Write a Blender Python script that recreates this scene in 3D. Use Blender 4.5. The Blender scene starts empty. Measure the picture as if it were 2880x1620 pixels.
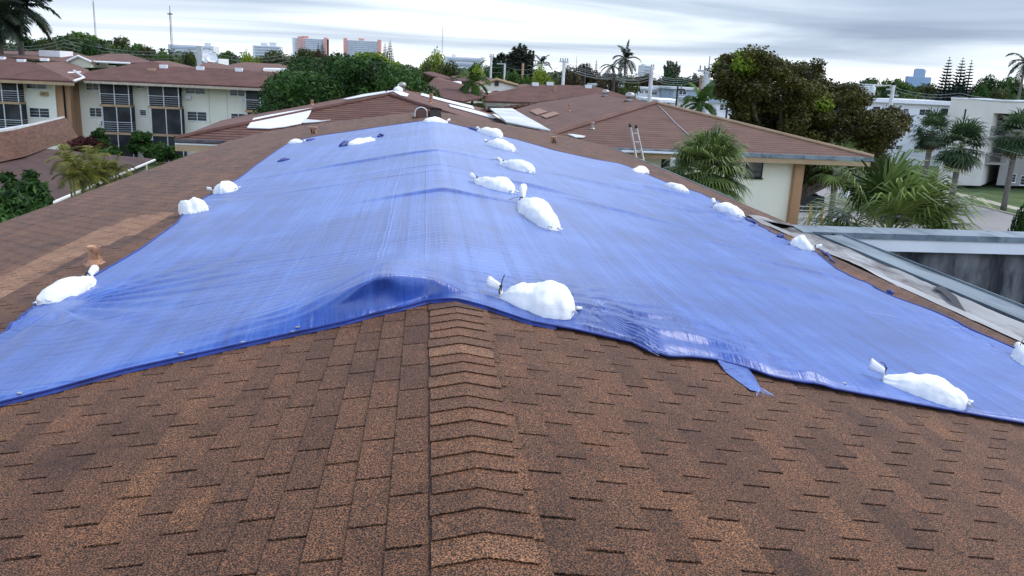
import bpy, math, random
import numpy as np
from mathutils import Vector, Matrix, noise as mn
R = math.radians
SC = bpy.context.scene
COL = SC.collection

# ------------------------------------------------------------------ camera
F0, YAW, PIT, ROL, CX, HC = 2359.1, 0.10927, 0.25010, 0.04686, -0.1864, 1.278
CZ = 9.9                                     # camera height above the ground
RZ = CZ - HC                                 # ridge height of the roof one stands on
FWD = Vector((math.sin(YAW) * math.cos(PIT), math.cos(YAW) * math.cos(PIT), -math.sin(PIT)))
_R = Vector((math.cos(YAW), -math.sin(YAW), 0)); _U = _R.cross(FWD)
RT = math.cos(ROL) * _R + math.sin(ROL) * _U
UP = -math.sin(ROL) * _R + math.cos(ROL) * _U
CAM = Vector((CX, 0, CZ))
cd = bpy.data.cameras.new('camera'); cam = bpy.data.objects.new('camera', cd); COL.objects.link(cam)
cd.sensor_width = 36; cd.lens = F0 / 2880 * 36; cd.clip_start = 0.05; cd.clip_end = 20000
M = Matrix((RT, UP, -FWD)).transposed().to_4x4(); M.translation = CAM
cam.matrix_world = M
SC.camera = cam

# ------------------------------------------------------------------ exposure, sky, sun
SC.view_settings.view_transform = 'Standard'; SC.view_settings.look = 'None'
SC.view_settings.exposure = 0.70; SC.view_settings.gamma = 1.0
SC.cycles.max_bounces = 5; SC.cycles.diffuse_bounces = 2; SC.cycles.glossy_bounces = 2
SC.cycles.transparent_max_bounces = 6
SUN_EL, SUN_AZ = R(50), R(72)                # azimuth clockwise from +Y
W = bpy.data.worlds.new('World'); SC.world = W; W.use_nodes = True
nt = W.node_tree; nt.nodes.clear()
def N(nt, t, **k):
    n = nt.nodes.new(t)
    for a, b in k.items():
        if a.startswith('i_'):
            key = a[2:]; key = int(key) if key.isdigit() else key.replace('_', ' ')
            n.inputs[key].default_value = b
        else: setattr(n, a, b)
    return n
def ramp(nt, stops, interp='LINEAR'):
    n = nt.nodes.new('ShaderNodeValToRGB'); e = n.color_ramp.elements; n.color_ramp.interpolation = interp
    while len(e) < len(stops): e.new(0.5)
    for i, (p, c) in enumerate(stops):
        e[i].position = p; e[i].color = (c if len(c) == 4 else (*c, 1)) if hasattr(c, '__len__') else (c, c, c, 1)
    return n
L = nt.links.new
sky = N(nt, 'ShaderNodeTexSky', sky_type='NISHITA', sun_disc=False, sun_elevation=SUN_EL, sun_rotation=SUN_AZ)
skm = N(nt, 'ShaderNodeVectorMath', operation='SCALE'); L(sky.outputs[0], skm.inputs[0]); skm.inputs['Scale'].default_value = 0.10
tc = N(nt, 'ShaderNodeTexCoord'); sp = N(nt, 'ShaderNodeSeparateXYZ'); L(tc.outputs['Generated'], sp.inputs[0])
zc = N(nt, 'ShaderNodeMath', operation='MAXIMUM', i_1=0.0); L(sp.outputs[2], zc.inputs[0])
za = N(nt, 'ShaderNodeMath', operation='ADD', i_1=0.045); L(zc.outputs[0], za.inputs[0])
dx = N(nt, 'ShaderNodeMath', operation='DIVIDE'); L(sp.outputs[0], dx.inputs[0]); L(za.outputs[0], dx.inputs[1])
dy = N(nt, 'ShaderNodeMath', operation='DIVIDE'); L(sp.outputs[1], dy.inputs[0]); L(za.outputs[0], dy.inputs[1])
cv = N(nt, 'ShaderNodeCombineXYZ'); L(dx.outputs[0], cv.inputs[0]); L(dy.outputs[0], cv.inputs[1])
mp = N(nt, 'ShaderNodeMapping'); L(cv.outputs[0], mp.inputs[0])
mp.inputs['Scale'].default_value = (0.17, 0.30, 1); mp.inputs['Rotation'].default_value = (0, 0, R(-9)); mp.inputs['Location'].default_value = (3.3, 1.9, 0)
n1 = N(nt, 'ShaderNodeTexNoise', i_Scale=0.8, i_Detail=6.0, i_Roughness=0.48, i_Distortion=0.9); L(mp.outputs[0], n1.inputs['Vector'])
# how dark the cloud base is: darker to the upper right, bright over the middle of the horizon
el = N(nt, 'ShaderNodeMapRange', i_1=0.015, i_2=0.125); L(sp.outputs[2], el.inputs[0])
ex = N(nt, 'ShaderNodeMapRange', i_1=-0.55, i_2=0.75); L(sp.outputs[0], ex.inputs[0])
exr = ramp(nt, [(0.0, 0.80), (0.28, 0.72), (0.45, 0.12), (0.62, 0.30), (0.80, 1.0), (1.0, 0.85)]); L(ex.outputs[0], exr.inputs[0])
elm = N(nt, 'ShaderNodeMath', operation='MULTIPLY'); L(el.outputs[0], elm.inputs[0]); L(exr.outputs[0], elm.inputs[1])
na = N(nt, 'ShaderNodeMath', operation='MULTIPLY_ADD', i_1=3.0, i_2=-1.22); L(n1.outputs[0], na.inputs[0])
nf = N(nt, 'ShaderNodeMapRange', i_1=0.0, i_2=0.055, i_3=0.12, i_4=1.0); L(sp.outputs[2], nf.inputs[0]); nb = N(nt, 'ShaderNodeMath', operation='MULTIPLY'); L(na.outputs[0], nb.inputs[0]); L(nf.outputs[0], nb.inputs[1]); na = nb
mxs = N(nt, 'ShaderNodeMath', operation='MULTIPLY_ADD', i_1=1.15); L(elm.outputs[0], mxs.inputs[0]); L(na.outputs[0], mxs.inputs[2])
cr = ramp(nt, [(0.0, (0.79, 0.82, 0.86)), (0.25, (0.565, 0.63, 0.71)), (0.6, (0.325, 0.395, 0.50)), (1.0, (0.20, 0.255, 0.36))]); L(mxs.outputs[0], cr.inputs[0])
# overcast luminance raised at mid height to pale the tarp, dimmed at the zenith
zen = ramp(nt, [(0.10, 0.40), (0.20, 0.85), (0.45, 1.0), (0.72, 0.50), (1.0, 0.30)]); L(zc.outputs[0], zen.inputs[0])   # x 2.5 below
z25 = N(nt, 'ShaderNodeMath', operation='MULTIPLY', i_1=2.5); L(zen.outputs[0], z25.inputs[0]); zen = z25
cm = N(nt, 'ShaderNodeVectorMath', operation='SCALE'); L(cr.outputs[0], cm.inputs[0]); L(zen.outputs[0], cm.inputs['Scale'])
bk = N(nt, 'ShaderNodeMapRange', i_1=-0.9, i_2=0.5, i_3=1.45, i_4=1.0); L(sp.outputs[1], bk.inputs[0])
cm2 = N(nt, 'ShaderNodeVectorMath', operation='SCALE'); L(cm.outputs[0], cm2.inputs[0]); L(bk.outputs[0], cm2.inputs['Scale']); cm = cm2
mx = N(nt, 'ShaderNodeMix', data_type='RGBA'); mx.inputs[0].default_value = 0.92
L(skm.outputs[0], mx.inputs[6]); L(cm.outputs[0], mx.inputs[7])
bg = N(nt, 'ShaderNodeBackground', i_Strength=1.0); L(mx.outputs[2], bg.inputs[0])
wo = N(nt, 'ShaderNodeOutputWorld'); L(bg.outputs[0], wo.inputs[0])

sd = bpy.data.lights.new('sun', 'SUN'); so = bpy.data.objects.new('sun', sd); COL.objects.link(so)
sd.energy = 1.5; sd.angle = R(25); sd.color = (1.0, 0.96, 0.9)
sdir = Vector((math.sin(SUN_AZ) * math.cos(SUN_EL), math.cos(SUN_AZ) * math.cos(SUN_EL), math.sin(SUN_EL)))
so.rotation_euler = sdir.to_track_quat('Z', 'Y').to_euler()

# ------------------------------------------------------------------ from a point of the photograph to a point of the place
def ray(px, py): return FWD + RT * ((px - 1440) / F0) - UP * ((py - 810) / F0)
def G(px, py, z=0.0):
    d = ray(px, py); t = (z - CZ) / d.z; return CAM + d * t
def D(px, py, Y):
    d = ray(px, py); return CAM + d * (Y / d.y)
def PL(px, py, P0, n):
    d = ray(px, py); n = Vector(n); return CAM + d * ((Vector(P0) - CAM).dot(n) / d.dot(n))
def D_z(px, Y, z):
    # a point at height z and depth Y whose column is px
    P = D(px, 200, Y); 
    for _ in range(3):
        v = P - CAM; 
        P = Vector((P.x, Y, z)); v = P - CAM
        u = 1440 + F0 * v.dot(RT) / v.dot(FWD); P.x += (px - u) / F0 * v.dot(FWD)
    return Vector((P.x, Y, z))
TL, TR = math.tan(0.1751), math.tan(0.1660)
def roofz(x): return RZ - (TL * -x if x < 0 else TR * x)
def RF(px, py):
    P = PL(px, py, (0, 0, RZ), (-TL, 0, 1))
    if P.x > 0: P = PL(px, py, (0, 0, RZ), (TR, 0, 1))
    return P

# ------------------------------------------------------------------ meshes and things
class MB:
    def __init__(s): s.v = []; s.f = []; s.t = []
    def quad(s, *p, t=0.5):
        k = len(s.v); s.v += [tuple(q) for q in p]; s.f.append(tuple(range(k, k + len(p)))); s.t.append(t); return s
    def box(s, a, b, t=0.5):
        x0, y0, z0 = [min(a[i], b[i]) for i in range(3)]; x1, y1, z1 = [max(a[i], b[i]) for i in range(3)]
        c = [(x0,y0,z0),(x1,y0,z0),(x1,y1,z0),(x0,y1,z0),(x0,y0,z1),(x1,y0,z1),(x1,y1,z1),(x0,y1,z1)]
        return s.hexa(c, t)
    def hexa(s, c, t=0.5):
        k = len(s.v); s.v += [tuple(q) for q in c]
        for f in ((0,3,2,1),(4,5,6,7),(0,1,5,4),(1,2,6,5),(2,3,7,6),(3,0,4,7)): s.f.append(tuple(k + i for i in f)); s.t.append(t)
        return s
    def slab(s, pts, th, t=0.5):
        # polygon with thickness th downwards
        k = len(s.v); n = len(pts); s.v += [tuple(q) for q in pts] + [(q[0], q[1], q[2] - th) for q in pts]
        s.f.append(tuple(range(k, k + n))); s.f.append(tuple(range(k + 2 * n - 1, k + n - 1, -1)))
        for i in range(n): j = (i + 1) % n; s.f.append((k + j, k + i, k + n + i, k + n + j))
        s.t += [t] * (n + 2); return s
    def tube(s, path, r, n=8, t=0.5, cap=True):
        k0 = len(s.v); path = [Vector(p) for p in path]; rs = r if hasattr(r, '__len__') else [r] * len(path)
        prev = None
        for i, p in enumerate(path):
            d = (path[min(i + 1, len(path) - 1)] - path[max(i - 1, 0)]).normalized()
            a = d.cross(Vector((0, 0, 1))) if abs(d.z) < 0.95 else d.cross(Vector((0, 1, 0)))
            a.normalize()
            if prev is not None:
                a = prev - d * prev.dot(d); a.normalize()
            prev = a; b = d.cross(a)
            for j in range(n):
                w = 2 * math.pi * j / n; s.v.append(tuple(p + (a * math.cos(w) + b * math.sin(w)) * rs[i]))
        for i in range(len(path) - 1):
            for j in range(n):
                q = k0 + i * n; j2 = (j + 1) % n
                s.f.append((q + j, q + j2, q + n + j2, q + n + j)); s.t.append(t)
        if cap:
            s.f.append(tuple(range(k0 + n - 1, k0 - 1, -1))); s.t.append(t)
            q = k0 + (len(path) - 1) * n; s.f.append(tuple(range(q, q + n))); s.t.append(t)
        return s
    def lathe(s, prof, c, n=16, t=0.5, ax=None):
        # prof: (r, h) list around the axis through c
        ax = Vector(ax or (0, 0, 1)).normalized(); c = Vector(c)
        a = ax.orthogonal().normalized(); b = ax.cross(a); k0 = len(s.v)
        for r, h in prof:
            for j in range(n):
                w = 2 * math.pi * j / n; s.v.append(tuple(c + ax * h + (a * math.cos(w) + b * math.sin(w)) * r))
        for i in range(len(prof) - 1):
            for j in range(n):
                q = k0 + i * n; j2 = (j + 1) % n; s.f.append((q + j, q + j2, q + n + j2, q + n + j)); s.t.append(t)
        q = k0 + (len(prof) - 1) * n; s.f.append(tuple(range(q, q + n))); s.t.append(t)
        s.f.append(tuple(range(k0 + n - 1, k0 - 1, -1))); s.t.append(t)
        return s
    def build(s, name, m, parent=None, smooth=False):
        me = bpy.data.meshes.new(name); me.from_pydata(s.v, [], s.f)
        at = me.attributes.new('tone', 'FLOAT', 'FACE'); at.data.foreach_set('value', s.t)
        if smooth: me.polygons.foreach_set('use_smooth', [True] * len(s.f))
        me.materials.append(m); o = bpy.data.objects.new(name, me); COL.objects.link(o)
        if parent is not None:
            o.parent = parent
            # meshes are modelled in world coordinates: undo what the thing's own origin adds
            if parent.type == 'EMPTY': o.matrix_parent_inverse = Matrix.Translation(parent.location).inverted()
        return o
def npmesh(name, V, F, tone, m, parent=None, smooth=False):
    me = bpy.data.meshes.new(name); k = F.shape[1]
    me.vertices.add(len(V)); me.vertices.foreach_set('co', V.astype(np.float32).ravel())
    me.loops.add(F.size); me.loops.foreach_set('vertex_index', F.astype(np.int32).ravel())
    me.polygons.add(len(F)); me.polygons.foreach_set('loop_start', np.arange(len(F), dtype=np.int32) * k)
    me.update(calc_edges=True)
    if tone is not None:
        at = me.attributes.new('tone', 'FLOAT', 'FACE'); at.data.foreach_set('value', tone.astype(np.float32))
    if smooth: me.polygons.foreach_set('use_smooth', [True] * len(F))
    me.materials.append(m); o = bpy.data.objects.new(name, me); COL.objects.link(o)
    if parent is not None:
        o.parent = parent
        if parent.type == 'EMPTY': o.matrix_parent_inverse = Matrix.Translation(parent.location).inverted()
    return o
def tag(o, label=None, cat=None, group=None, kind=None):
    if label: o['label'] = label
    if cat: o['category'] = cat
    if group: o['group'] = group
    if kind: o['kind'] = kind
    return o
def thing(name, loc, label, cat, group=None):
    o = bpy.data.objects.new(name, None); COL.objects.link(o); o.location = loc; o.empty_display_size = 0.2
    o.matrix_world = Matrix.Translation(Vector(loc))
    return tag(o, label, cat, group)

# ------------------------------------------------------------------ materials
def mat(name, c, rough=0.8, c2=None, scale=3.0, detail=5.0, stretch=(1, 1, 1), tone=None, bump=0.0, bscale=None, spec=0.5, metal=0.0,
        lo=0.35, hi=0.65, c3=None, scale3=1.0):
    m = bpy.data.materials.new(name); m.use_nodes = True; nt = m.node_tree; b = nt.nodes['Principled BSDF']; L = nt.links.new
    b.inputs['Roughness'].default_value = rough; b.inputs['Specular IOR Level'].default_value = spec; b.inputs['Metallic'].default_value = metal
    c2 = c2 or tuple(x * 0.7 for x in c)
    tc = N(nt, 'ShaderNodeTexCoord'); mp = N(nt, 'ShaderNodeMapping'); L(tc.outputs['Object'], mp.inputs[0]); mp.inputs['Scale'].default_value = stretch
    no = N(nt, 'ShaderNodeTexNoise', i_Scale=scale, i_Detail=detail, i_Roughness=0.6); L(mp.outputs[0], no.inputs['Vector'])
    r = ramp(nt, [(lo, c2), (hi, c)]); L(no.outputs[0], r.inputs[0]); out = r.outputs[0]
    if c3:
        n3 = N(nt, 'ShaderNodeTexNoise', i_Scale=scale3, i_Detail=6.0, i_Roughness=0.65); L(mp.outputs[0], n3.inputs['Vector'])
        r3 = ramp(nt, [(0.48, 0.0), (0.62, 1.0)]); L(n3.outputs[0], r3.inputs[0])
        m3 = N(nt, 'ShaderNodeMix', data_type='RGBA'); L(r3.outputs[0], m3.inputs[0]); L(out, m3.inputs[6]); m3.inputs[7].default_value = (*c3, 1); out = m3.outputs[2]
    if tone:
        at = N(nt, 'ShaderNodeAttribute', attribute_name='tone')
        tr = ramp(nt, tone); L(at.outputs['Fac'], tr.inputs[0])
        mm = N(nt, 'ShaderNodeMix', data_type='RGBA', blend_type='MULTIPLY'); mm.inputs[0].default_value = 1.0
        L(out, mm.inputs[6]); L(tr.outputs[0], mm.inputs[7]); out = mm.outputs[2]
    L(out, b.inputs['Base Color'])
    if bump:
        bn = N(nt, 'ShaderNodeTexNoise', i_Scale=bscale or scale * 6, i_Detail=3.0); L(mp.outputs[0], bn.inputs['Vector'])
        bp = N(nt, 'ShaderNodeBump', i_Strength=bump, i_Distance=0.01); L(bn.outputs[0], bp.inputs['Height']); L(bp.outputs[0], b.inputs['Normal'])
    return m

def shingle_mat(name, dark, light, grain=260.0, tones=None, rough=0.85, gstr=1.0):
    m = bpy.data.materials.new(name); m.use_nodes = True; nt = m.node_tree; b = nt.nodes['Principled BSDF']; L = nt.links.new
    b.inputs['Roughness'].default_value = rough; b.inputs['Specular IOR Level'].default_value = 0.45
    b.inputs['Sheen Weight'].default_value = 0.13; b.inputs['Sheen Roughness'].default_value = 0.26; b.inputs['Sheen Tint'].default_value = (1, .80, .74, 1)
    tc = N(nt, 'ShaderNodeTexCoord')
    g = N(nt, 'ShaderNodeTexNoise', i_Scale=grain, i_Detail=2.0, i_Roughness=0.7); L(tc.outputs['Object'], g.inputs['Vector'])
    gr = ramp(nt, [(0.40, tuple(x * 0.12 for x in dark)), (0.5, tuple((p + q) / 2 * 0.85 for p, q in zip(dark, light))), (0.60, tuple(x * 2.3 for x in light))]); L(g.outputs[0], gr.inputs[0])
    bl = N(nt, 'ShaderNodeTexNoise', i_Scale=2.3, i_Detail=6.0, i_Roughness=0.7); L(tc.outputs['Object'], bl.inputs['Vector'])
    br = ramp(nt, [(0.3, (0.6, 0.57, 0.55)), (0.5, (1.0, 1.0, 1.0)), (0.72, (1.18, 1.12, 1.0))]); L(bl.outputs[0], br.inputs[0])
    mm = N(nt, 'ShaderNodeMix', data_type='RGBA', blend_type='MULTIPLY'); mm.inputs[0].default_value = 1.0
    L(gr.outputs[0], mm.inputs[6]); L(br.outputs[0], mm.inputs[7])
    at = N(nt, 'ShaderNodeAttribute', attribute_name='tone')
    tr = ramp(nt, tones or [(0.0, (0.55, 0.50, 0.46)), (0.4, (0.90, 0.87, 0.87)), (0.65, (1.12, 1.08, 1.02)), (0.82, (1.3, 1.27, 1.15)), (1.0, (2.3, 2.7, 3.1))]); L(at.outputs['Fac'], tr.inputs[0])
    m2 = N(nt, 'ShaderNodeMix', data_type='RGBA', blend_type='MULTIPLY'); m2.inputs[0].default_value = 1.0
    L(mm.outputs[2], m2.inputs[6]); L(tr.outputs[0], m2.inputs[7]); L(m2.outputs[2], b.inputs['Base Color'])
    bp = N(nt, 'ShaderNodeBump', i_Strength=0.6 * gstr, i_Distance=0.002); L(g.outputs[0], bp.inputs['Height']); L(bp.outputs[0], b.inputs['Normal'])
    return m

def course_mat(name, c1, c2, axis='Y', pitch=0.14, w=0.10, streak=(1, 1, 1)):
    # shingled roof seen from far: courses as thin dark butt lines across the slope
    m = bpy.data.materials.new(name); m.use_nodes = True; nt = m.node_tree; b = nt.nodes['Principled BSDF']; L = nt.links.new
    b.inputs['Roughness'].default_value = 0.9; b.inputs['Specular IOR Level'].default_value = 0.3
    tc = N(nt, 'ShaderNodeTexCoord'); sp = N(nt, 'ShaderNodeSeparateXYZ'); L(tc.outputs['Object'], sp.inputs[0])
    d = N(nt, 'ShaderNodeMath', operation='DIVIDE', i_1=pitch); L(sp.outputs[{'X': 0, 'Y': 1, 'Z': 2}[axis]], d.inputs[0])
    fr = N(nt, 'ShaderNodeMath', operation='FRACT'); L(d.outputs[0], fr.inputs[0])
    fl = N(nt, 'ShaderNodeMath', operation='FLOOR'); L(d.outputs[0], fl.inputs[0])
    ln = N(nt, 'ShaderNodeMath', operation='LESS_THAN', i_1=w); L(fr.outputs[0], ln.inputs[0])
    wn = N(nt, 'ShaderNodeTexWhiteNoise', noise_dimensions='1D'); L(fl.outputs[0], wn.inputs['W'])
    mp = N(nt, 'ShaderNodeMapping'); L(tc.outputs['Object'], mp.inputs[0]); mp.inputs['Scale'].default_value = streak
    no = N(nt, 'ShaderNodeTexNoise', i_Scale=1.1, i_Detail=8.0, i_Roughness=0.7); L(mp.outputs[0], no.inputs['Vector'])
    ad = N(nt, 'ShaderNodeMath', operation='MULTIPLY_ADD', i_1=0.12); L(wn.outputs[0], ad.inputs[0]); L(no.outputs[0], ad.inputs[2])
    r = ramp(nt, [(0.38, c2), (0.72, c1)]); L(ad.outputs[0], r.inputs[0])
    mx = N(nt, 'ShaderNodeMix', data_type='RGBA'); L(ln.outputs[0], mx.inputs[0]); L(r.outputs[0], mx.inputs[6]); mx.inputs[7].default_value = (*[x * 0.25 for x in c2], 1)
    L(mx.outputs[2], b.inputs['Base Color'])
    return m

M_SH = shingle_mat('shingle_brown', (0.018, 0.0072, 0.004), (0.145, 0.064, 0.029), grain=190.0)
M_FELT = mat('asphalt_felt', (0.006, 0.005, 0.005), 1.0, (0.003, 0.003, 0.003), 60, spec=0.05)
M_ROOFY = course_mat('shingle_far_y', (0.20, 0.108, 0.082), (0.135, 0.072, 0.056), 'Y', 0.30, 0.15)
M_ROOFX = course_mat('shingle_far_x', (0.20, 0.112, 0.086), (0.14, 0.076, 0.058), 'X', 0.30, 0.15)
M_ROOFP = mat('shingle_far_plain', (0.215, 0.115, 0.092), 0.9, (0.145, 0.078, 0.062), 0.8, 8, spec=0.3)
M_ROOFD = mat('shingle_far_deep', (0.16, 0.075, 0.06), 0.9, (0.105, 0.05, 0.04), 0.9, 8, spec=0.3)  # darker copy of the far shingle, for slopes that catch less light
M_CREAM = mat('cream_stucco', (0.95, 0.90, 0.76), 0.9, (0.87, 0.82, 0.68), 0.5, 7, (1, 1, 0.4), bump=0.2, bscale=30)
M_CREAM2 = mat('cream_stucco_grey', (0.74, 0.71, 0.55), 0.9, (0.62, 0.60, 0.46), 0.5, 7, (1, 1, 0.4))
M_TAN = mat('tan_trim', (0.50, 0.34, 0.20), 0.8, (0.40, 0.26, 0.15), 1.5)
M_TANP = mat('tan_pillar', (0.58, 0.34, 0.19), 0.8, (0.36, 0.18, 0.09), 0.8, 6, (1, 1, 0.15))
M_WHITE = mat('white_paint', (0.93, 0.93, 0.93), 0.6, (0.84, 0.84, 0.84), 1.5)
M_RAIL = mat('white_rail', (0.75, 0.75, 0.74), 0.5, (0.6, 0.6, 0.6), 3)
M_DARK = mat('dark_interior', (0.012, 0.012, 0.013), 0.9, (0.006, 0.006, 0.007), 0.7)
M_SCREEN = mat('insect_screen', (0.040, 0.041, 0.043), 0.75, (0.012, 0.012, 0.013), 0.45, 3, lo=0.42, hi=0.58)
M_GLASS = mat('window_glass', (0.035, 0.042, 0.06), 0.22, (0.012, 0.015, 0.022), 1.2, spec=0.8)
M_METAL = mat('grey_metal', (0.25, 0.30, 0.33), 0.5, (0.17, 0.21, 0.235), 2.0, 6, (1, 0.2, 1), metal=0.15, c3=(0.10, 0.13, 0.15), scale3=3.0)
M_MEMB = mat('roof_membrane', (0.46, 0.46, 0.46), 0.8, (0.28, 0.27, 0.27), 1.6, 8, (1.3, 0.25, 1), c3=(0.07, 0.055, 0.05), scale3=1.9, bump=0.4, bscale=14)
M_MEMB2 = mat('valley_membrane', (0.78, 0.80, 0.80), 0.75, (0.50, 0.52, 0.51), 0.8, 7, (1, 0.4, 1))
M_TAR = mat('black_tar', (0.010, 0.010, 0.012), 0.6, (0.004, 0.004, 0.005), 3)
M_STAIN = mat('stained_concrete', (0.24, 0.24, 0.24), 0.85, (0.012, 0.012, 0.015), 1.2, 8, (1.6, 1, 0.5), c3=(0.02, 0.02, 0.03), scale3=1.4)
M_PATCH = mat('white_sheet', (0.86, 0.86, 0.86), 0.7, (0.76, 0.76, 0.78), 1.0)
M_BAG = mat('white_sandbag', (0.96, 0.94, 0.90), 0.75, (0.88, 0.86, 0.83), 7, 4, bump=0.8, bscale=22)
M_BLK = mat('black_plastic', (0.01, 0.01, 0.012), 0.4, (0.006, 0.006, 0.007), 5)
M_RUST = mat('painted_pipe', (0.66, 0.36, 0.21), 0.6, (0.42, 0.20, 0.11), 9, 5, c3=(0.05, 0.03, 0.02), scale3=14)
M_ALU = mat('aluminium', (0.50, 0.47, 0.43), 0.4, (0.36, 0.33, 0.30), 6, metal=0.6)
M_BARK = mat('bark', (0.14, 0.11, 0.085), 0.95, (0.05, 0.04, 0.03), 5, 6, (1, 1, 0.25))
M_BARKG = mat('palm_bark', (0.24, 0.21, 0.18), 0.95, (0.09, 0.075, 0.06), 5, 6, (1, 1, 3))
M_CONC = mat('concrete_pole', (0.60, 0.60, 0.58), 0.85, (0.42, 0.42, 0.41), 1.5, 5, (1, 1, 0.3))
M_WOOD = mat('wood_pole', (0.05, 0.04, 0.035), 0.9, (0.02, 0.016, 0.013), 2)
M_TANW = mat('tan_wood_pole', (0.36, 0.25, 0.14), 0.9, (0.2, 0.13, 0.08), 2)
M_WIRE = mat('wire', (0.32, 0.33, 0.34), 0.6, (0.2, 0.2, 0.2), 2)
M_TOWER = mat('mast_steel', (0.12, 0.13, 0.17), 0.6, (0.08, 0.09, 0.12), 0.2)

def leafmat(name, a, b, rough=0.55, trans=0.25):
    m = bpy.data.materials.new(name); m.use_nodes = True; nt = m.node_tree; p = nt.nodes['Principled BSDF']; L = nt.links.new
    at = N(nt, 'ShaderNodeAttribute', attribute_name='tone'); r = ramp(nt, [(0.0, a), (1.0, b)]); L(at.outputs['Fac'], r.inputs[0])
    L(r.outputs[0], p.inputs['Base Color']); p.inputs['Roughness'].default_value = rough; p.inputs['Specular IOR Level'].default_value = 0.2
    tr = N(nt, 'ShaderNodeBsdfTranslucent'); L(r.outputs[0], tr.inputs[0])
    mx = N(nt, 'ShaderNodeMixShader'); mx.inputs[0].default_value = trans
    out = nt.nodes['Material Output']; L(p.outputs[0], mx.inputs[1]); L(tr.outputs[0], mx.inputs[2]); L(mx.outputs[0], out.inputs[0])
    return m
L_DARK = leafmat('leaf_dark_green', (0.006, 0.020, 0.004), (0.075, 0.17, 0.030))
L_MID = leafmat('leaf_mid_green', (0.014, 0.036, 0.006), (0.12, 0.22, 0.035))
L_LIME = leafmat('leaf_lime', (0.06, 0.11, 0.008), (0.32, 0.44, 0.03))
L_BROWN = leafmat('leaf_bronze', (0.008, 0.010, 0.002), (0.105, 0.098, 0.015))
L_FAR = leafmat('leaf_far', (0.020, 0.032, 0.015), (0.085, 0.12, 0.045))
L_GREY = leafmat('leaf_grey_pine', (0.022, 0.026, 0.018), (0.075, 0.085, 0.055))
L_PINE = leafmat('leaf_norfolk', (0.006, 0.016, 0.014), (0.03, 0.055, 0.042))
L_PALM = leafmat('leaf_palm', (0.016, 0.034, 0.008), (0.27, 0.36, 0.10), 0.4)
L_ARECA = leafmat('leaf_areca', (0.05, 0.07, 0.012), (0.28, 0.26, 0.05), 0.45)
L_ROYAL = leafmat('leaf_royal', (0.008, 0.014, 0.010), (0.035, 0.055, 0.030), 0.5)
L_DEAD = leafmat('leaf_dead', (0.05, 0.035, 0.02), (0.20, 0.14, 0.08), 0.8)
L_RED = leafmat('leaf_red', (0.03, 0.006, 0.008), (0.12, 0.03, 0.03), 0.6)

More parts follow.
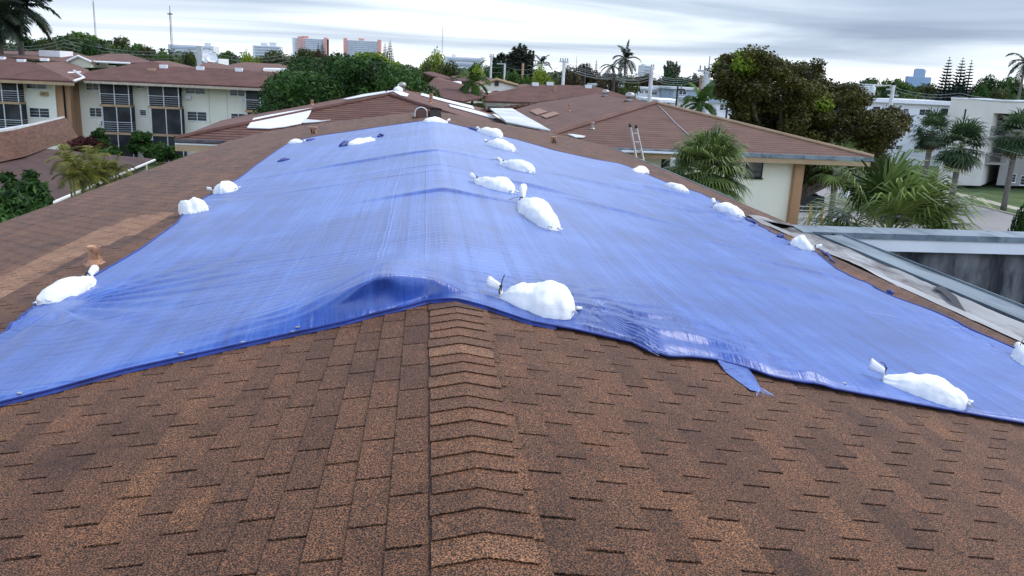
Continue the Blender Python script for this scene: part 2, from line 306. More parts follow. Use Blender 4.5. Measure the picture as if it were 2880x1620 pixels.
# ------------------------------------------------------------------ tarp material
def tarp_mat():
    m = bpy.data.materials.new('blue_tarp'); m.use_nodes = True; nt = m.node_tree; b = nt.nodes['Principled BSDF']; L = nt.links.new
    tc = N(nt, 'ShaderNodeTexCoord')
    n = N(nt, 'ShaderNodeTexNoise', i_Scale=1.0, i_Detail=6.0, i_Roughness=0.6); L(tc.outputs['Object'], n.inputs['Vector'])
    # woven strips running along the roof: long faint bands
    mp = N(nt, 'ShaderNodeMapping'); L(tc.outputs['Object'], mp.inputs[0]); mp.inputs['Scale'].default_value = (9.0, 0.15, 1)
    n2 = N(nt, 'ShaderNodeTexNoise', i_Scale=1.0, i_Detail=6.0, i_Roughness=0.75); L(mp.outputs[0], n2.inputs['Vector'])
    ad = N(nt, 'ShaderNodeMath', operation='MULTIPLY_ADD', i_1=0.5); L(n.outputs[0], ad.inputs[0])
    m5 = N(nt, 'ShaderNodeMath', operation='MULTIPLY', i_1=0.5); L(n2.outputs[0], m5.inputs[0]); L(m5.outputs[0], ad.inputs[2])
    r = ramp(nt, [(0.40, (0.007, 0.046, 0.26)), (0.5, (0.016, 0.080, 0.38)), (0.60, (0.048, 0.140, 0.50))]); L(ad.outputs[0], r.inputs[0])
    # specks of grit lying on it
    v = N(nt, 'ShaderNodeTexVoronoi', i_Scale=9.0); L(tc.outputs['Object'], v.inputs['Vector'])
    sp = N(nt, 'ShaderNodeMath', operation='LESS_THAN', i_1=0.045); L(v.outputs['Distance'], sp.inputs[0])
    mx = N(nt, 'ShaderNodeMix', data_type='RGBA'); L(sp.outputs[0], mx.inputs[0]); L(r.outputs[0], mx.inputs[6]); mx.inputs[7].default_value = (0.02, 0.03, 0.12, 1)
    L(mx.outputs[2], b.inputs['Base Color'])
    b.inputs['Roughness'].default_value = 0.42; b.inputs['Specular IOR Level'].default_value = 0.6; b.inputs['Coat Weight'].default_value = 0.46; b.inputs['Coat Roughness'].default_value = 0.34; b.inputs['Coat IOR'].default_value = 1.7; b.inputs['Sheen Weight'].default_value = 0.12; b.inputs['Sheen Roughness'].default_value = 0.35; b.inputs['Sheen Tint'].default_value = (0.8, 0.85, 1, 1)
    # cross creases + weave
    mp3 = N(nt, 'ShaderNodeMapping'); L(tc.outputs['Object'], mp3.inputs[0]); mp3.inputs['Scale'].default_value = (1.3, 14.0, 1)
    n3 = N(nt, 'ShaderNodeTexNoise', i_Scale=1.0, i_Detail=4.0, i_Roughness=0.6, i_Distortion=0.3); L(mp3.outputs[0], n3.inputs['Vector'])
    # packing folds: a faint grid of creases
    spx = N(nt, 'ShaderNodeSeparateXYZ'); L(tc.outputs['Object'], spx.inputs[0]); fold = None
    for ax, pit, wd in ((0, 0.93, 0.012), (1, 1.21, 0.010), (0, 0.31, 0.008)):
        a0 = N(nt, 'ShaderNodeMath', operation='DIVIDE', i_1=pit); L(spx.outputs[ax], a0.inputs[0])
        a00 = N(nt, 'ShaderNodeMath', operation='MULTIPLY_ADD', i_1=0.12); L(n.outputs[0], a00.inputs[0]); L(a0.outputs[0], a00.inputs[2])
        a1 = N(nt, 'ShaderNodeMath', operation='FRACT'); L(a00.outputs[0], a1.inputs[0]); a2 = N(nt, 'ShaderNodeMath', operation='SUBTRACT', i_1=0.5); L(a1.outputs[0], a2.inputs[0]); a3 = N(nt, 'ShaderNodeMath', operation='ABSOLUTE'); L(a2.outputs[0], a3.inputs[0])
        a4 = N(nt, 'ShaderNodeMapRange', interpolation_type='SMOOTHSTEP', i_1=0.0, i_2=wd / pit * 1.6, i_3=1.0, i_4=0.0); L(a3.outputs[0], a4.inputs[0])
        if fold is None: fold = a4
        else: q = N(nt, 'ShaderNodeMath', operation='ADD'); L(fold.outputs[0], q.inputs[0]); L(a4.outputs[0], q.inputs[1]); fold = q
    b0 = N(nt, 'ShaderNodeBump', i_Strength=0.45, i_Distance=0.006); L(fold.outputs[0], b0.inputs['Height'])
    b1 = N(nt, 'ShaderNodeBump', i_Strength=0.4, i_Distance=0.02); L(n3.outputs[0], b1.inputs['Height']); L(b0.outputs[0], b1.inputs['Normal'])
    b2 = N(nt, 'ShaderNodeBump', i_Strength=0.8, i_Distance=0.016); L(n2.outputs[0], b2.inputs['Height']); L(b1.outputs[0], b2.inputs['Normal'])
    n4 = N(nt, 'ShaderNodeTexNoise', i_Scale=55.0, i_Detail=2.0); L(tc.outputs['Object'], n4.inputs['Vector'])
    b3 = N(nt, 'ShaderNodeBump', i_Strength=0.25, i_Distance=0.004); L(n4.outputs[0], b3.inputs['Height']); L(b2.outputs[0], b3.inputs['Normal'])
    L(b3.outputs[0], b.inputs['Normal']); L(b3.outputs[0], b.inputs['Coat Normal'])
    return m
M_TARP = tarp_mat()
M_TARPD = mat('tarp_hem', (0.02, 0.05, 0.30), 0.5, (0.006, 0.015, 0.12), 8, 5)
M_FRAY = mat('frayed_thread', (0.55, 0.62, 0.85), 0.7, (0.3, 0.38, 0.7), 30)

# ================================================================== the ground
def flat(name, pts, z, m, kind='structure', **k):
    b = MB(); b.quad(*[(p[0], p[1], z) for p in pts]); return tag(b.build(name, m), kind=kind, **k)
M_GRASS = mat('grass_ground', (0.085, 0.14, 0.030), 0.95, (0.045, 0.075, 0.018), 0.35, 8, bump=0.3, bscale=8)
M_ROAD = mat('pale_asphalt', (0.34, 0.32, 0.31), 0.92, (0.27, 0.255, 0.25), 0.12, 8)
M_WALK = mat('pale_concrete', (0.50, 0.46, 0.37), 0.9, (0.40, 0.37, 0.30), 0.6)
flat('ground', [(-6000, -200), (6000, -200), (6000, 9000), (-6000, 9000)], 0.0, M_GRASS)

# the street on the right, its kerb, strip and pavement
K0, K1 = G(2705, 568), G(2853, 607); kd = (K1 - K0).normalized(); kn = Vector((-kd.y, kd.x, 0))
if kn.x < 0: kn = -kn
def along(t, o): return K0 + kd * t + kn * o
b = MB(); b.quad(*[(*along(t, o).xy, 0.008) for t, o in ((-70, -0.0), (60, -0.0), (60, -24), (-8, -26), (-40, -22), (-70, -20))]); road = tag(b.build('road', M_ROAD), kind='structure')
b = MB(); a0, a1 = along(-30, 0), along(60, 0); c0, c1 = along(-30, 0.18), along(60, 0.18)
b.hexa([(a0.x, a0.y, 0), (a1.x, a1.y, 0), (c1.x, c1.y, 0), (c0.x, c0.y, 0), (a0.x, a0.y, .14), (a1.x, a1.y, .14), (c1.x, c1.y, .14), (c0.x, c0.y, .14)]); tag(b.build('kerb', M_WALK), kind='structure')
b = MB(); b.quad(*[(*along(t, o).xy, 0.012) for t, o in ((-14, 2.6), (60, 2.6), (60, 4.0), (-14, 4.0))]); tag(b.build('pavement', M_WALK), kind='structure')

# ================================================================== the roof one stands on
rng = random.Random(7)
EL, ER, Y0, Y1 = 6.05, 6.15, -4.0, 29.6
roof = thing('apartment_building', (0, 0, 0), 'long low gabled building whose brown shingle roof carries the blue tarp', 'building')
b = MB()
far = [(-EL, 26.5), (-5.5, 29.2), (-4.3, 30.4), (0, 28.0)]
b.slab([(0, Y0, RZ - .010), (0, 28.0, RZ - .010), (-4.3, 29.9, roofz(-4.3) - .010), (-5.5, 29.0, roofz(-5.5) - .010), (-EL, 26.5, roofz(-EL) - .010), (-EL, Y0, roofz(-EL) - .010)], 0.12)
b.slab([(0, Y0, RZ - .010), (5.24, Y0, roofz(5.24) - .010), (5.24, 13.2, roofz(5.24) - .010), (ER, 13.2, roofz(ER) - .004), (ER, 29.2, roofz(ER) - .004), (4.9, 30.3, roofz(4.9) - .004), (0, 28.0, RZ - .004)], 0.12)
b.build('roof_deck', M_FELT, roof)
b = MB(); EXP = 0.120; TW = 0.3048
def inside(s, d, y):
    if s < 0: yl = 28.0 + 2.1 * min(d, 4.3) / 4.3 if d < 4.3 else (29.9 - (d - 4.3) * 0.75 if d < 5.5 else 29.0 - (d - 5.5) * 4.5)
    else: yl = 28.0 + 2.3 * d / 4.9 if d < 4.9 else 30.3 - (d - 4.9) * 0.9
    return y < yl
for s in (-1, 1):
    T = TL if s < 0 else TR; cs = math.cos(math.atan(T)); Emax = EL if s < 0 else ER
    K = int((Emax / cs + 0.02) / EXP)
    prevt = {}
    for k in range(K + 1):
        da = (0.159 if s < 0 else 0.06) + k * EXP; db = da + EXP + 0.001
        if db * cs > Emax + 0.03: break
        off = 0.1524 * (k % 2) + rng.uniform(-.004, .004)
        strip = {}
        j0, j1 = int(Y0 / TW), int(31 / TW)
        sh = rng.randrange(3); cur = {}
        for j in range(j0, j1):
            ya = j * TW + off; yb = ya + TW
            if not inside(s, db * cs, yb - .05): continue
            if s > 0 and db * cs > 5.24 and ya < 13.3: continue
            gp = rng.uniform(.0055, .0085)
            st = (j + sh) // 3
            if st not in strip: strip[st] = rng.gauss(0.47, 0.14)
            t = strip[st] + rng.gauss(0, 0.09)
            if rng.random() < 0.05: t -= 0.2
            if rng.random() < 0.06: t += 0.15
            # the tab above lends its tone: blend runs down the diagonal
            up = prevt.get(j if k % 2 else j - 1)
            if up is not None: t = 0.86 * t + 0.14 * up
            cur[j] = t
            tt = min(.8, max(0, t))
            # sun bleached strip beside the plumbing vent on the left
            xm, ym = s * (da + db) / 2 * cs, (ya + yb) / 2
            if s < 0 and 5.6 < ym < 10.7:
                lo = 3.50 - .22 * min(1, max(0, (ym - 8.2) / 1.0)); hi = 3.95 - .12 * max(0, ym - 9.6)
                if lo < abs(xm) < hi: tt = rng.uniform(.90, 1.0)
            za, zb = 0.0015, 0.0085 + rng.uniform(-.001, .0015)
            nx, nz = s * math.sin(math.atan(T)), cs
            def P(d, y, h): return (s * d * cs + nx * h, y, RZ - d * math.sin(math.atan(T)) + nz * h)
            c = [P(da, ya + gp, -.009), P(db, ya + gp, -.009), P(db, yb - gp, -.009), P(da, yb - gp, -.009), P(da, ya + gp, za), P(db, ya + gp, zb), P(db, yb - gp, zb), P(da, yb - gp, za)]
            if s < 0: c = [c[1], c[0], c[3], c[2], c[5], c[4], c[7], c[6]]
            b.hexa(c, tt)
        prevt = cur
b.build('roof_shingles', M_SH, roof)
# ridge caps: bent shingles lapped with their butts towards the viewer
b = MB(); CE = 0.1318
k0 = int((Y0 - 4.51) / CE)
for k in range(k0, 400):
    ya = 4.5109 + k * CE + rng.uniform(-.006, .006)
    if ya > 27.9: break
    yb = ya + CE + .02; w = 0.150 + rng.uniform(-.006, .006); t = min(1, max(0, rng.gauss(0.68, 0.13))); sk = rng.uniform(-.006, .006)
    hn, hf, th = 0.0125, 0.0045, 0.0035
    def Q(x, y, h):
        ax = abs(x); zz = RZ - (TL if x < 0 else TR) * ax
        pass
        return (x, y, zz + h)
    xs = [-w, -w * .5, 0, w * .5, w]
    for i in range(4):
        x0, x1 = xs[i], xs[i + 1]
        b.hexa([Q(x0, ya + sk * i, hn - th), Q(x1, ya + sk * (i + 1), hn - th), Q(x1, yb, hf - th), Q(x0, yb, hf - th),
                Q(x0, ya + sk * i, hn), Q(x1, ya + sk * (i + 1), hn), Q(x1, yb, hf), Q(x0, yb, hf)], t)
b.build('ridge_cap', M_SH, roof)
b = MB(); b.slab([(-.175, Y0, roofz(-.175) + .0005), (-.14, Y0, roofz(-.14) + .0005), (-.14, 27.9, roofz(-.14) + .0005), (-.175, 27.9, roofz(-.175) + .0005)], .003, t=0.0); b.build('ridge_underlay', M_SH, roof)
b = MB(); b.box((-EL - .03, Y0, roofz(-EL) - .16), (-EL, 26.6, roofz(-EL) - .0)); b.box((ER + .1, 17, roofz(ER) - .16), (ER + .13, 29.2, roofz(ER) - .02)); b.build('fascia', M_METAL, roof)
b = MB(); b.box((-EL + .7, Y0, 0), (ER - .5, 27.5, roofz(EL) - .1)); b.build('wall', M_CREAM, roof)

# ================================================================== the tarp
def poly(pts): return [RF(*p) if len(p) == 2 else Vector((p[0], p[1], 0)) for p in pts]
NEAR = poly([(-3.45, 3.62, 0), (0, 1147), (149, 1110), (350, 1054), (633, 991), (800, 955), (960, 920), (1060, 893), (1139, 875), (1200, 857), (1282, 849), (1370, 875), (1489, 916),
             (1631, 942), (1780, 976), (1817, 998), (1884, 1016), (1950, 1016), (2019, 1025), (2102, 1050), (2168, 1071), (2375, 1112), (2624, 1158), (2880, 1203), (5.0, 3.86, 0)])
LEFT = poly([(-3.45, 3.62, 0), (0, 962), (120, 855), (200, 822), (285, 778), (400, 708), (500, 635), (520, 602), (600, 548), (672, 508), (760, 441), (805, 410), (842, 399)])
FAR = poly([(842, 399), (900, 386), (1000, 372), (1110, 356), (1225, 343), (1333, 369), (1410, 388), (1449, 397), (1552, 426), (1677, 453), (1742, 464), (1781, 478)])
RIGHT = poly([(5.0, 3.86, 0), (2880, 1003), (2720, 945), (2600, 893), (2500, 840), (2350, 768), (2290, 716), (2200, 676), (2130, 642), (2085, 612), (1971, 551), (1876, 519), (1781, 478)])
def resample(P, n, w=None):
    A = np.array([[p.x, p.y] for p in P]); d = np.r_[0, np.cumsum(np.hypot(*np.diff(A, axis=0).T))]; d /= d[-1]
    u = np.linspace(0, 1, n) if w is None else w
    return np.c_[np.interp(u, d, A[:, 0]), np.interp(u, d, A[:, 1])]
NU, NV = 460, 640
u = np.linspace(0, 1, NU); v = np.linspace(0, 1, NV) ** 1.55
cn, cf, cl, cr_ = resample(NEAR, NU), resample(FAR, NU), resample(LEFT, NV, v), resample(RIGHT, NV, v)
# keep the ridge of the roof on one grid column family by blending the edges (a Coons patch)
U_, V_ = np.meshgrid(u, v)
S = ((1 - V_)[..., None] * cn[None] + V_[..., None] * cf[None] + (1 - U_)[..., None] * cl[:, None] + U_[..., None] * cr_[:, None]
     - ((1 - U_) * (1 - V_))[..., None] * cn[0] - (U_ * (1 - V_))[..., None] * cn[-1] - ((1 - U_) * V_)[..., None] * cf[0] - (U_ * V_)[..., None] * cf[-1])
Xg, Yg = S[..., 0], S[..., 1]
def ss(a, b, x): t = np.clip((x - a) / (b - a), 0, 1); return t * t * (3 - 2 * t)
def g1(x, c, w): return np.exp(-((x - c) / w) ** 2)
dn = V_ * 18.0                                    # metres back from the near hem, about
dn = Yg - np.interp(Xg, cn[:, 0], cn[:, 1])
_pr = np.random.RandomState(3).randint(0, 1 << 30, 64)
def vnoise(x, y, seed=0):
    # smooth value noise
    def h(i, j): 
        k = (i.astype(np.int64) * 73856093) ^ (j.astype(np.int64) * 19349663) ^ int(_pr[seed]); k = (k * 2654435761) & 0xffffffff; k ^= k >> 15; k = (k * 2246822519) & 0xffffffff; k ^= k >> 13
        return (k & 0xffff) / 65535.0
    i, j = np.floor(x), np.floor(y); fx, fy = x - i, y - j; fx = fx * fx * (3 - 2 * fx); fy = fy * fy * (3 - 2 * fy)
    return ((h(i, j) * (1 - fx) + h(i + 1, j) * fx) * (1 - fy) + (h(i, j + 1) * (1 - fx) + h(i + 1, j + 1) * fx) * fy) * 2 - 1
def lift(x, y, dn):
    h = 0.030 + 0.010 * (vnoise(x * .55, y * .4, 1) + .5 * vnoise(x * 1.3, y * .9, 2))
    edge = ss(0.0, 0.10, dn)
    # the tarp stands off the roof along its near hem, highest in a pinched fold left of the ridge
    sa = 0.09 * ss(-.42, -.28, x); 
    S1 = np.clip((dn - sa) / (0.17 - sa * .9 + .10 * ss(-.45, -.9, x)), 0, 1) ** 1.1 * np.exp(-(np.maximum(dn - .20, 0) / 0.75) ** 2)
    A = np.where(x > -0.42, 0.21 * np.clip(1 - (x + .42) / .50, 0, 1), 0.21 * np.exp(-(np.abs(x + .42) / .42) ** 1.2)) + 0.02 * g1(x, -1.3, .45)
    A = A - .02 * np.exp(-(np.abs(x + .42) / .05))
    h += A * S1
    S2 = ss(0.0, 0.32, dn) * np.exp(-(np.maximum(dn - .32, 0) / 0.9) ** 2)
    h += (0.075 * g1(x, 1.15, 0.50) + 0.03 * g1(x, 1.9, .5)) * S2 * (1 + 0.10 * np.sin(dn * 26 + x * 9 + 2 * vnoise(x * 2, dn * 2, 5)))
    # fine gathered creases of the lifted cloth
    h += 0.0035 * S1 * g1(x, -0.6, .8) * np.sin(dn * 70 + 5 * vnoise(x * 3, y * 3, 9)) 
    h += 0.010 * ss(.05, .3, dn) * g1(x, 1.3, .75) * np.exp(-(dn / .8) ** 2) * np.sin((dn * 1.0 + 0.25 * x) * 42 + 6 * vnoise(x * 1.2, y * 2.5, 7))
    # a few cross folds draped over the ridge
    for yc, tilt, w, a, xw, xc in ((13.6, .16, .14, .038, 1.5, -.7), (9.0, .10, .09, .034, .8, .05), (10.9, .12, .05, .010, 1.2, -.9), (11.6, .02, .05, .008, 1.0, -.2), (17.5, .3, .2, .012, 1.2, 1.4)):
        q = y - yc - tilt * x - .25 * np.abs(x) * 0
        f = np.where(q < 0, np.exp(-(q / (w * .55)) ** 2), np.exp(-(q / (w * 3.5)) ** 2))
        h += a * f * g1(x, xc, xw)
    # ripples across the run of the cloth between the folds
    h += 0.0028 * ss(8.5, 10, y) * (1 - ss(13.0, 14.5, y)) * g1(x, -.2, 2.0) * np.sin(y * 34 + 3 * vnoise(x * .9, y * .7, 11))
    h += 0.0018 * ss(-.2, 1, dn) * g1(x, -.8, 1.6) * (1 - ss(6.2, 7.5, y)) * np.sin(y * 55 + 4 * vnoise(x, y * .8, 12))
    # soft waves of the right-hand half, running down the slope
    for xc, yc, lx, ly, a, ang in ((2.2, 10.2, .9, .10, .035, .32), (3.3, 9.0, .8, .09, .025, .3), (3.0, 6.9, 1.1, .12, .03, .3), (4.3, 11.8, .7, .10, .04, .35), (2.6, 13.5, .9, .14, .035, .2), (4.2, 14.6, .9, .18, .06, .2), (1.2, 10.9, .6, .1, .05, .15), (3.9, 8.3, .8, .08, .03, .3), (4.3, 6.9, .5, .2, .05, .5)):
        p = (x - xc) * np.cos(ang) - (y - yc) * np.sin(ang); q = (x - xc) * np.sin(ang) + (y - yc) * np.cos(ang)
        h += a * np.exp(-(p / lx) ** 2) * np.where(q < 0, np.exp(-(q / ly) ** 2), np.exp(-(q / (ly * 3)) ** 2))
    # creases radiating from the bag on the left hem
    for bx, by, n, a, rr in ((-2.72, 5.9, 19, .020, .8), (-3.2, 11.5, 13, .008, .8), (0.65, 5.0, 15, .006, .6), (4.6, 12.3, 13, .026, 1.0), (4.9, 10.3, 13, .022, .9), (4.7, 5.9, 11, .012, .8)):
        dxx, dyy = x - bx, y - by; r = np.hypot(dxx, dyy) + 1e-6; th = np.arctan2(dyy, dxx)
        h += a * np.cos(th * n + 2 * vnoise(r * 2, th * 2, 20)) * np.exp(-r / rr) * ss(.12, .35, r)
    # lifted bits of the near hem on the right
    h += 0.035 * g1(x, 1.62, .13) * np.exp(-(dn / .25) ** 2) + 0.045 * g1(x, 1.98, .10) * np.exp(-(dn / .2) ** 2)
    h = h * (0.35 + 0.65 * edge)
    return np.maximum(h, 0.016)
T_ = np.where(Xg < 0, TL, TR)
soft = 0.06
absx = np.sqrt(Xg ** 2 + soft ** 2) - soft
Zg = RZ - T_ * absx + lift(Xg, Yg, dn)
fold = np.where(Xg > -.42, np.clip(1 - (Xg + .42) / .50, 0, 1), np.exp(-(np.abs(Xg + .42) / .30) ** 1.3))
Yg = Yg - .15 * fold * np.exp(-((dn - .18) / .075) ** 2)     # the pinched fold leans over the hem
Vt = np.stack([Xg, Yg, Zg], -1).reshape(-1, 3)
ii, jj = np.meshgrid(np.arange(NU - 1), np.arange(NV - 1)); a_ = (jj * NU + ii).ravel()
Ft = np.c_[a_, a_ + 1, a_ + NU + 1, a_ + NU]
tarp = npmesh('tarp', Vt, Ft, None, M_TARP, None, True)
tag(tarp, 'big wrinkled blue tarp draped over the ridge of the brown shingle roof', 'tarp')
def tz(x, y):
    d = y - float(np.interp(x, cn[:, 0], cn[:, 1]))
    ax = math.sqrt(x * x + soft * soft) - soft
    return RZ - (TL if x < 0 else TR) * ax + float(lift(np.array([x]), np.array([y]), np.array([d]))[0])
def hem(name, line, r):
    b = MB(); b.tube([Vector(p) + Vector((0, 0, 0.002)) for p in line], r, 6); o = b.build(name, M_TARPD, tarp, True); return o
G3 = np.stack([Xg, Yg, Zg], -1)
hem('hem', G3[0, ::3], 0.0065); hem('hem', G3[::4, 0], 0.010); hem('hem', G3[-1, ::4], 0.008); hem('hem', G3[::4, -1], 0.009)
# a flap of the hem turned under: narrow skirt hanging from the near edge to the shingles
sk = MB()
for i in range(0, NU - 4, 4):
    p, q = G3[0, i], G3[0, i + 4]
    if p[0] > 0.55: break
    pz, qz = roofz(p[0]) + .008, roofz(q[0]) + .008
    sk.quad((p[0], p[1] - .012, pz), (q[0], q[1] - .012, qz), (q[0], q[1], q[2]), (p[0], p[1], p[2]))
sk.build('hem_skirt', M_TARPD, tarp, True)
# grommets along the near hem
for px, py in ((48, 1130), (505, 1015), (680, 982), (835, 945), (822, 952), (990, 903), (2380, 1104), (2700, 1160)):
    P = RF(px, py); P.y += .035; gb = MB(); gb.lathe([(0.007, 0), (0.013, .0), (0.013, .004), (0.007, .004)], (P.x, P.y, tz(P.x, P.y)), 10); gb.build('grommet', M_ALU, tarp)
# crumpled dark folds of slack cloth
for k, (px0, py0, px1, py1, w_) in enumerate(((955, 418, 988, 408, .10), (1062, 391, 1078, 386, .07), (2098, 624, 2122, 640, .06), (2186, 676, 2200, 672, .05), (2492, 832, 2510, 840, .035), (2306, 712, 2346, 748, .03), (1318, 366, 1340, 374, .07), (862, 401, 885, 396, .05), (780, 463, 815, 455, .05))):
    A, B_ = RF(px0, py0), RF(px1, py1); cb = MB(); rr = random.Random(k); n = 9; path = []
    for i in range(n): p = A.lerp(B_, i / (n - 1)); p.z = tz(p.x, p.y) + rr.uniform(0, .02); p.y += rr.uniform(-.5, .5) * w_; path.append(p)
    cb.tube(path, [w_ * .2 + w_ * .6 * math.sin(math.pi * (i + .5) / n) * rr.uniform(.6, 1.2) for i in range(n)], 7); cb.build('crumpled_fold', M_TARPD, tarp, True)
# torn, frayed stretch of hem right of the ridge
rr = random.Random(5); fb = MB()
for i in range(420):
    px = rr.uniform(1640, 2025); base = RF(px, float(np.interp(px, [1631, 1780, 1817, 1884, 1950, 2025], [930, 970, 990, 1012, 1014, 1024])))
    z = tz(base.x, base.y + .02); a = rr.gauss(-1.3, .7); l = rr.uniform(.008, .035); w = .0011
    p0 = Vector((base.x, base.y + rr.uniform(0, .03), z + .003)); p1 = p0 + Vector((math.cos(a) * l, math.sin(a) * l, rr.uniform(-.006, .010)))
    n = Vector((-math.sin(a), math.cos(a), 0)) * w; fb.quad(p0 - n, p0 + n, p1 + n * .5, p1 - n * .5)
for i in range(60):
    P = RF(rr.uniform(1652, 1700), rr.uniform(888, 935)); z = tz(P.x, P.y) + .006; a = rr.uniform(0, 6.28); l = rr.uniform(.02, .05)
    p0 = Vector((P.x, P.y, z)); p1 = p0 + Vector((math.cos(a) * l, math.sin(a) * l, .012)); n = Vector((-math.sin(a), math.cos(a), 0)) * .001
    fb.quad(p0 - n, p0 + n, p1 + n, p1 - n)
for i in range(9):
    ln = [RF(x, float(np.interp(x, [1660, 1850], [900 + i * 1.5, 975 + i * 5]))) for x in range(1660, 1860, 24)]
    fb.tube([Vector((p.x, p.y, tz(p.x, p.y) + .004 + .002 * math.sin(i + k))) for k, p in enumerate(ln)], .0014, 4)
fb.build('frayed_threads', M_FRAY, tarp)
fp = [(2012, 1022), (2040, 1034), (2102, 1048), (2122, 1066), (2140, 1100), (2134, 1108), (2110, 1103), (2075, 1078), (2040, 1052)]
fl = MB(); P = [RF(*q) for q in fp]; c = sum(P, Vector()) / len(P)
top = [Vector((p.x, p.y, roofz(p.x) + (.03 if i < 3 else .012))) for i, p in enumerate(P)]; c = Vector((c.x, c.y, roofz(c.x) + .035))
for i in range(len(top)): fl.quad(top[i], top[(i + 1) % len(top)], c)
fl.build('torn_flap', M_TARP, tarp, True)
fb = MB()
for k in range(14):
    a0 = RF(2128 + rr.uniform(-14, 12), 1100 + rr.uniform(-6, 6)); a1 = RF(2150 + rr.uniform(-30, 26), 1112 + rr.uniform(-8, 10))
    fb.tube([(a0.x, a0.y, roofz(a0.x) + .014), (a1.x, a1.y, roofz(a1.x) + .012)], .001, 4)
fb.tube([(*RF(x, y).xy, RF(x, y).z + .014) for x, y in ((2138, 1098), (2150, 1104), (2160, 1113), (2176, 1122))], .0022, 5)
fb.build('loose_string', M_FRAY, tarp)

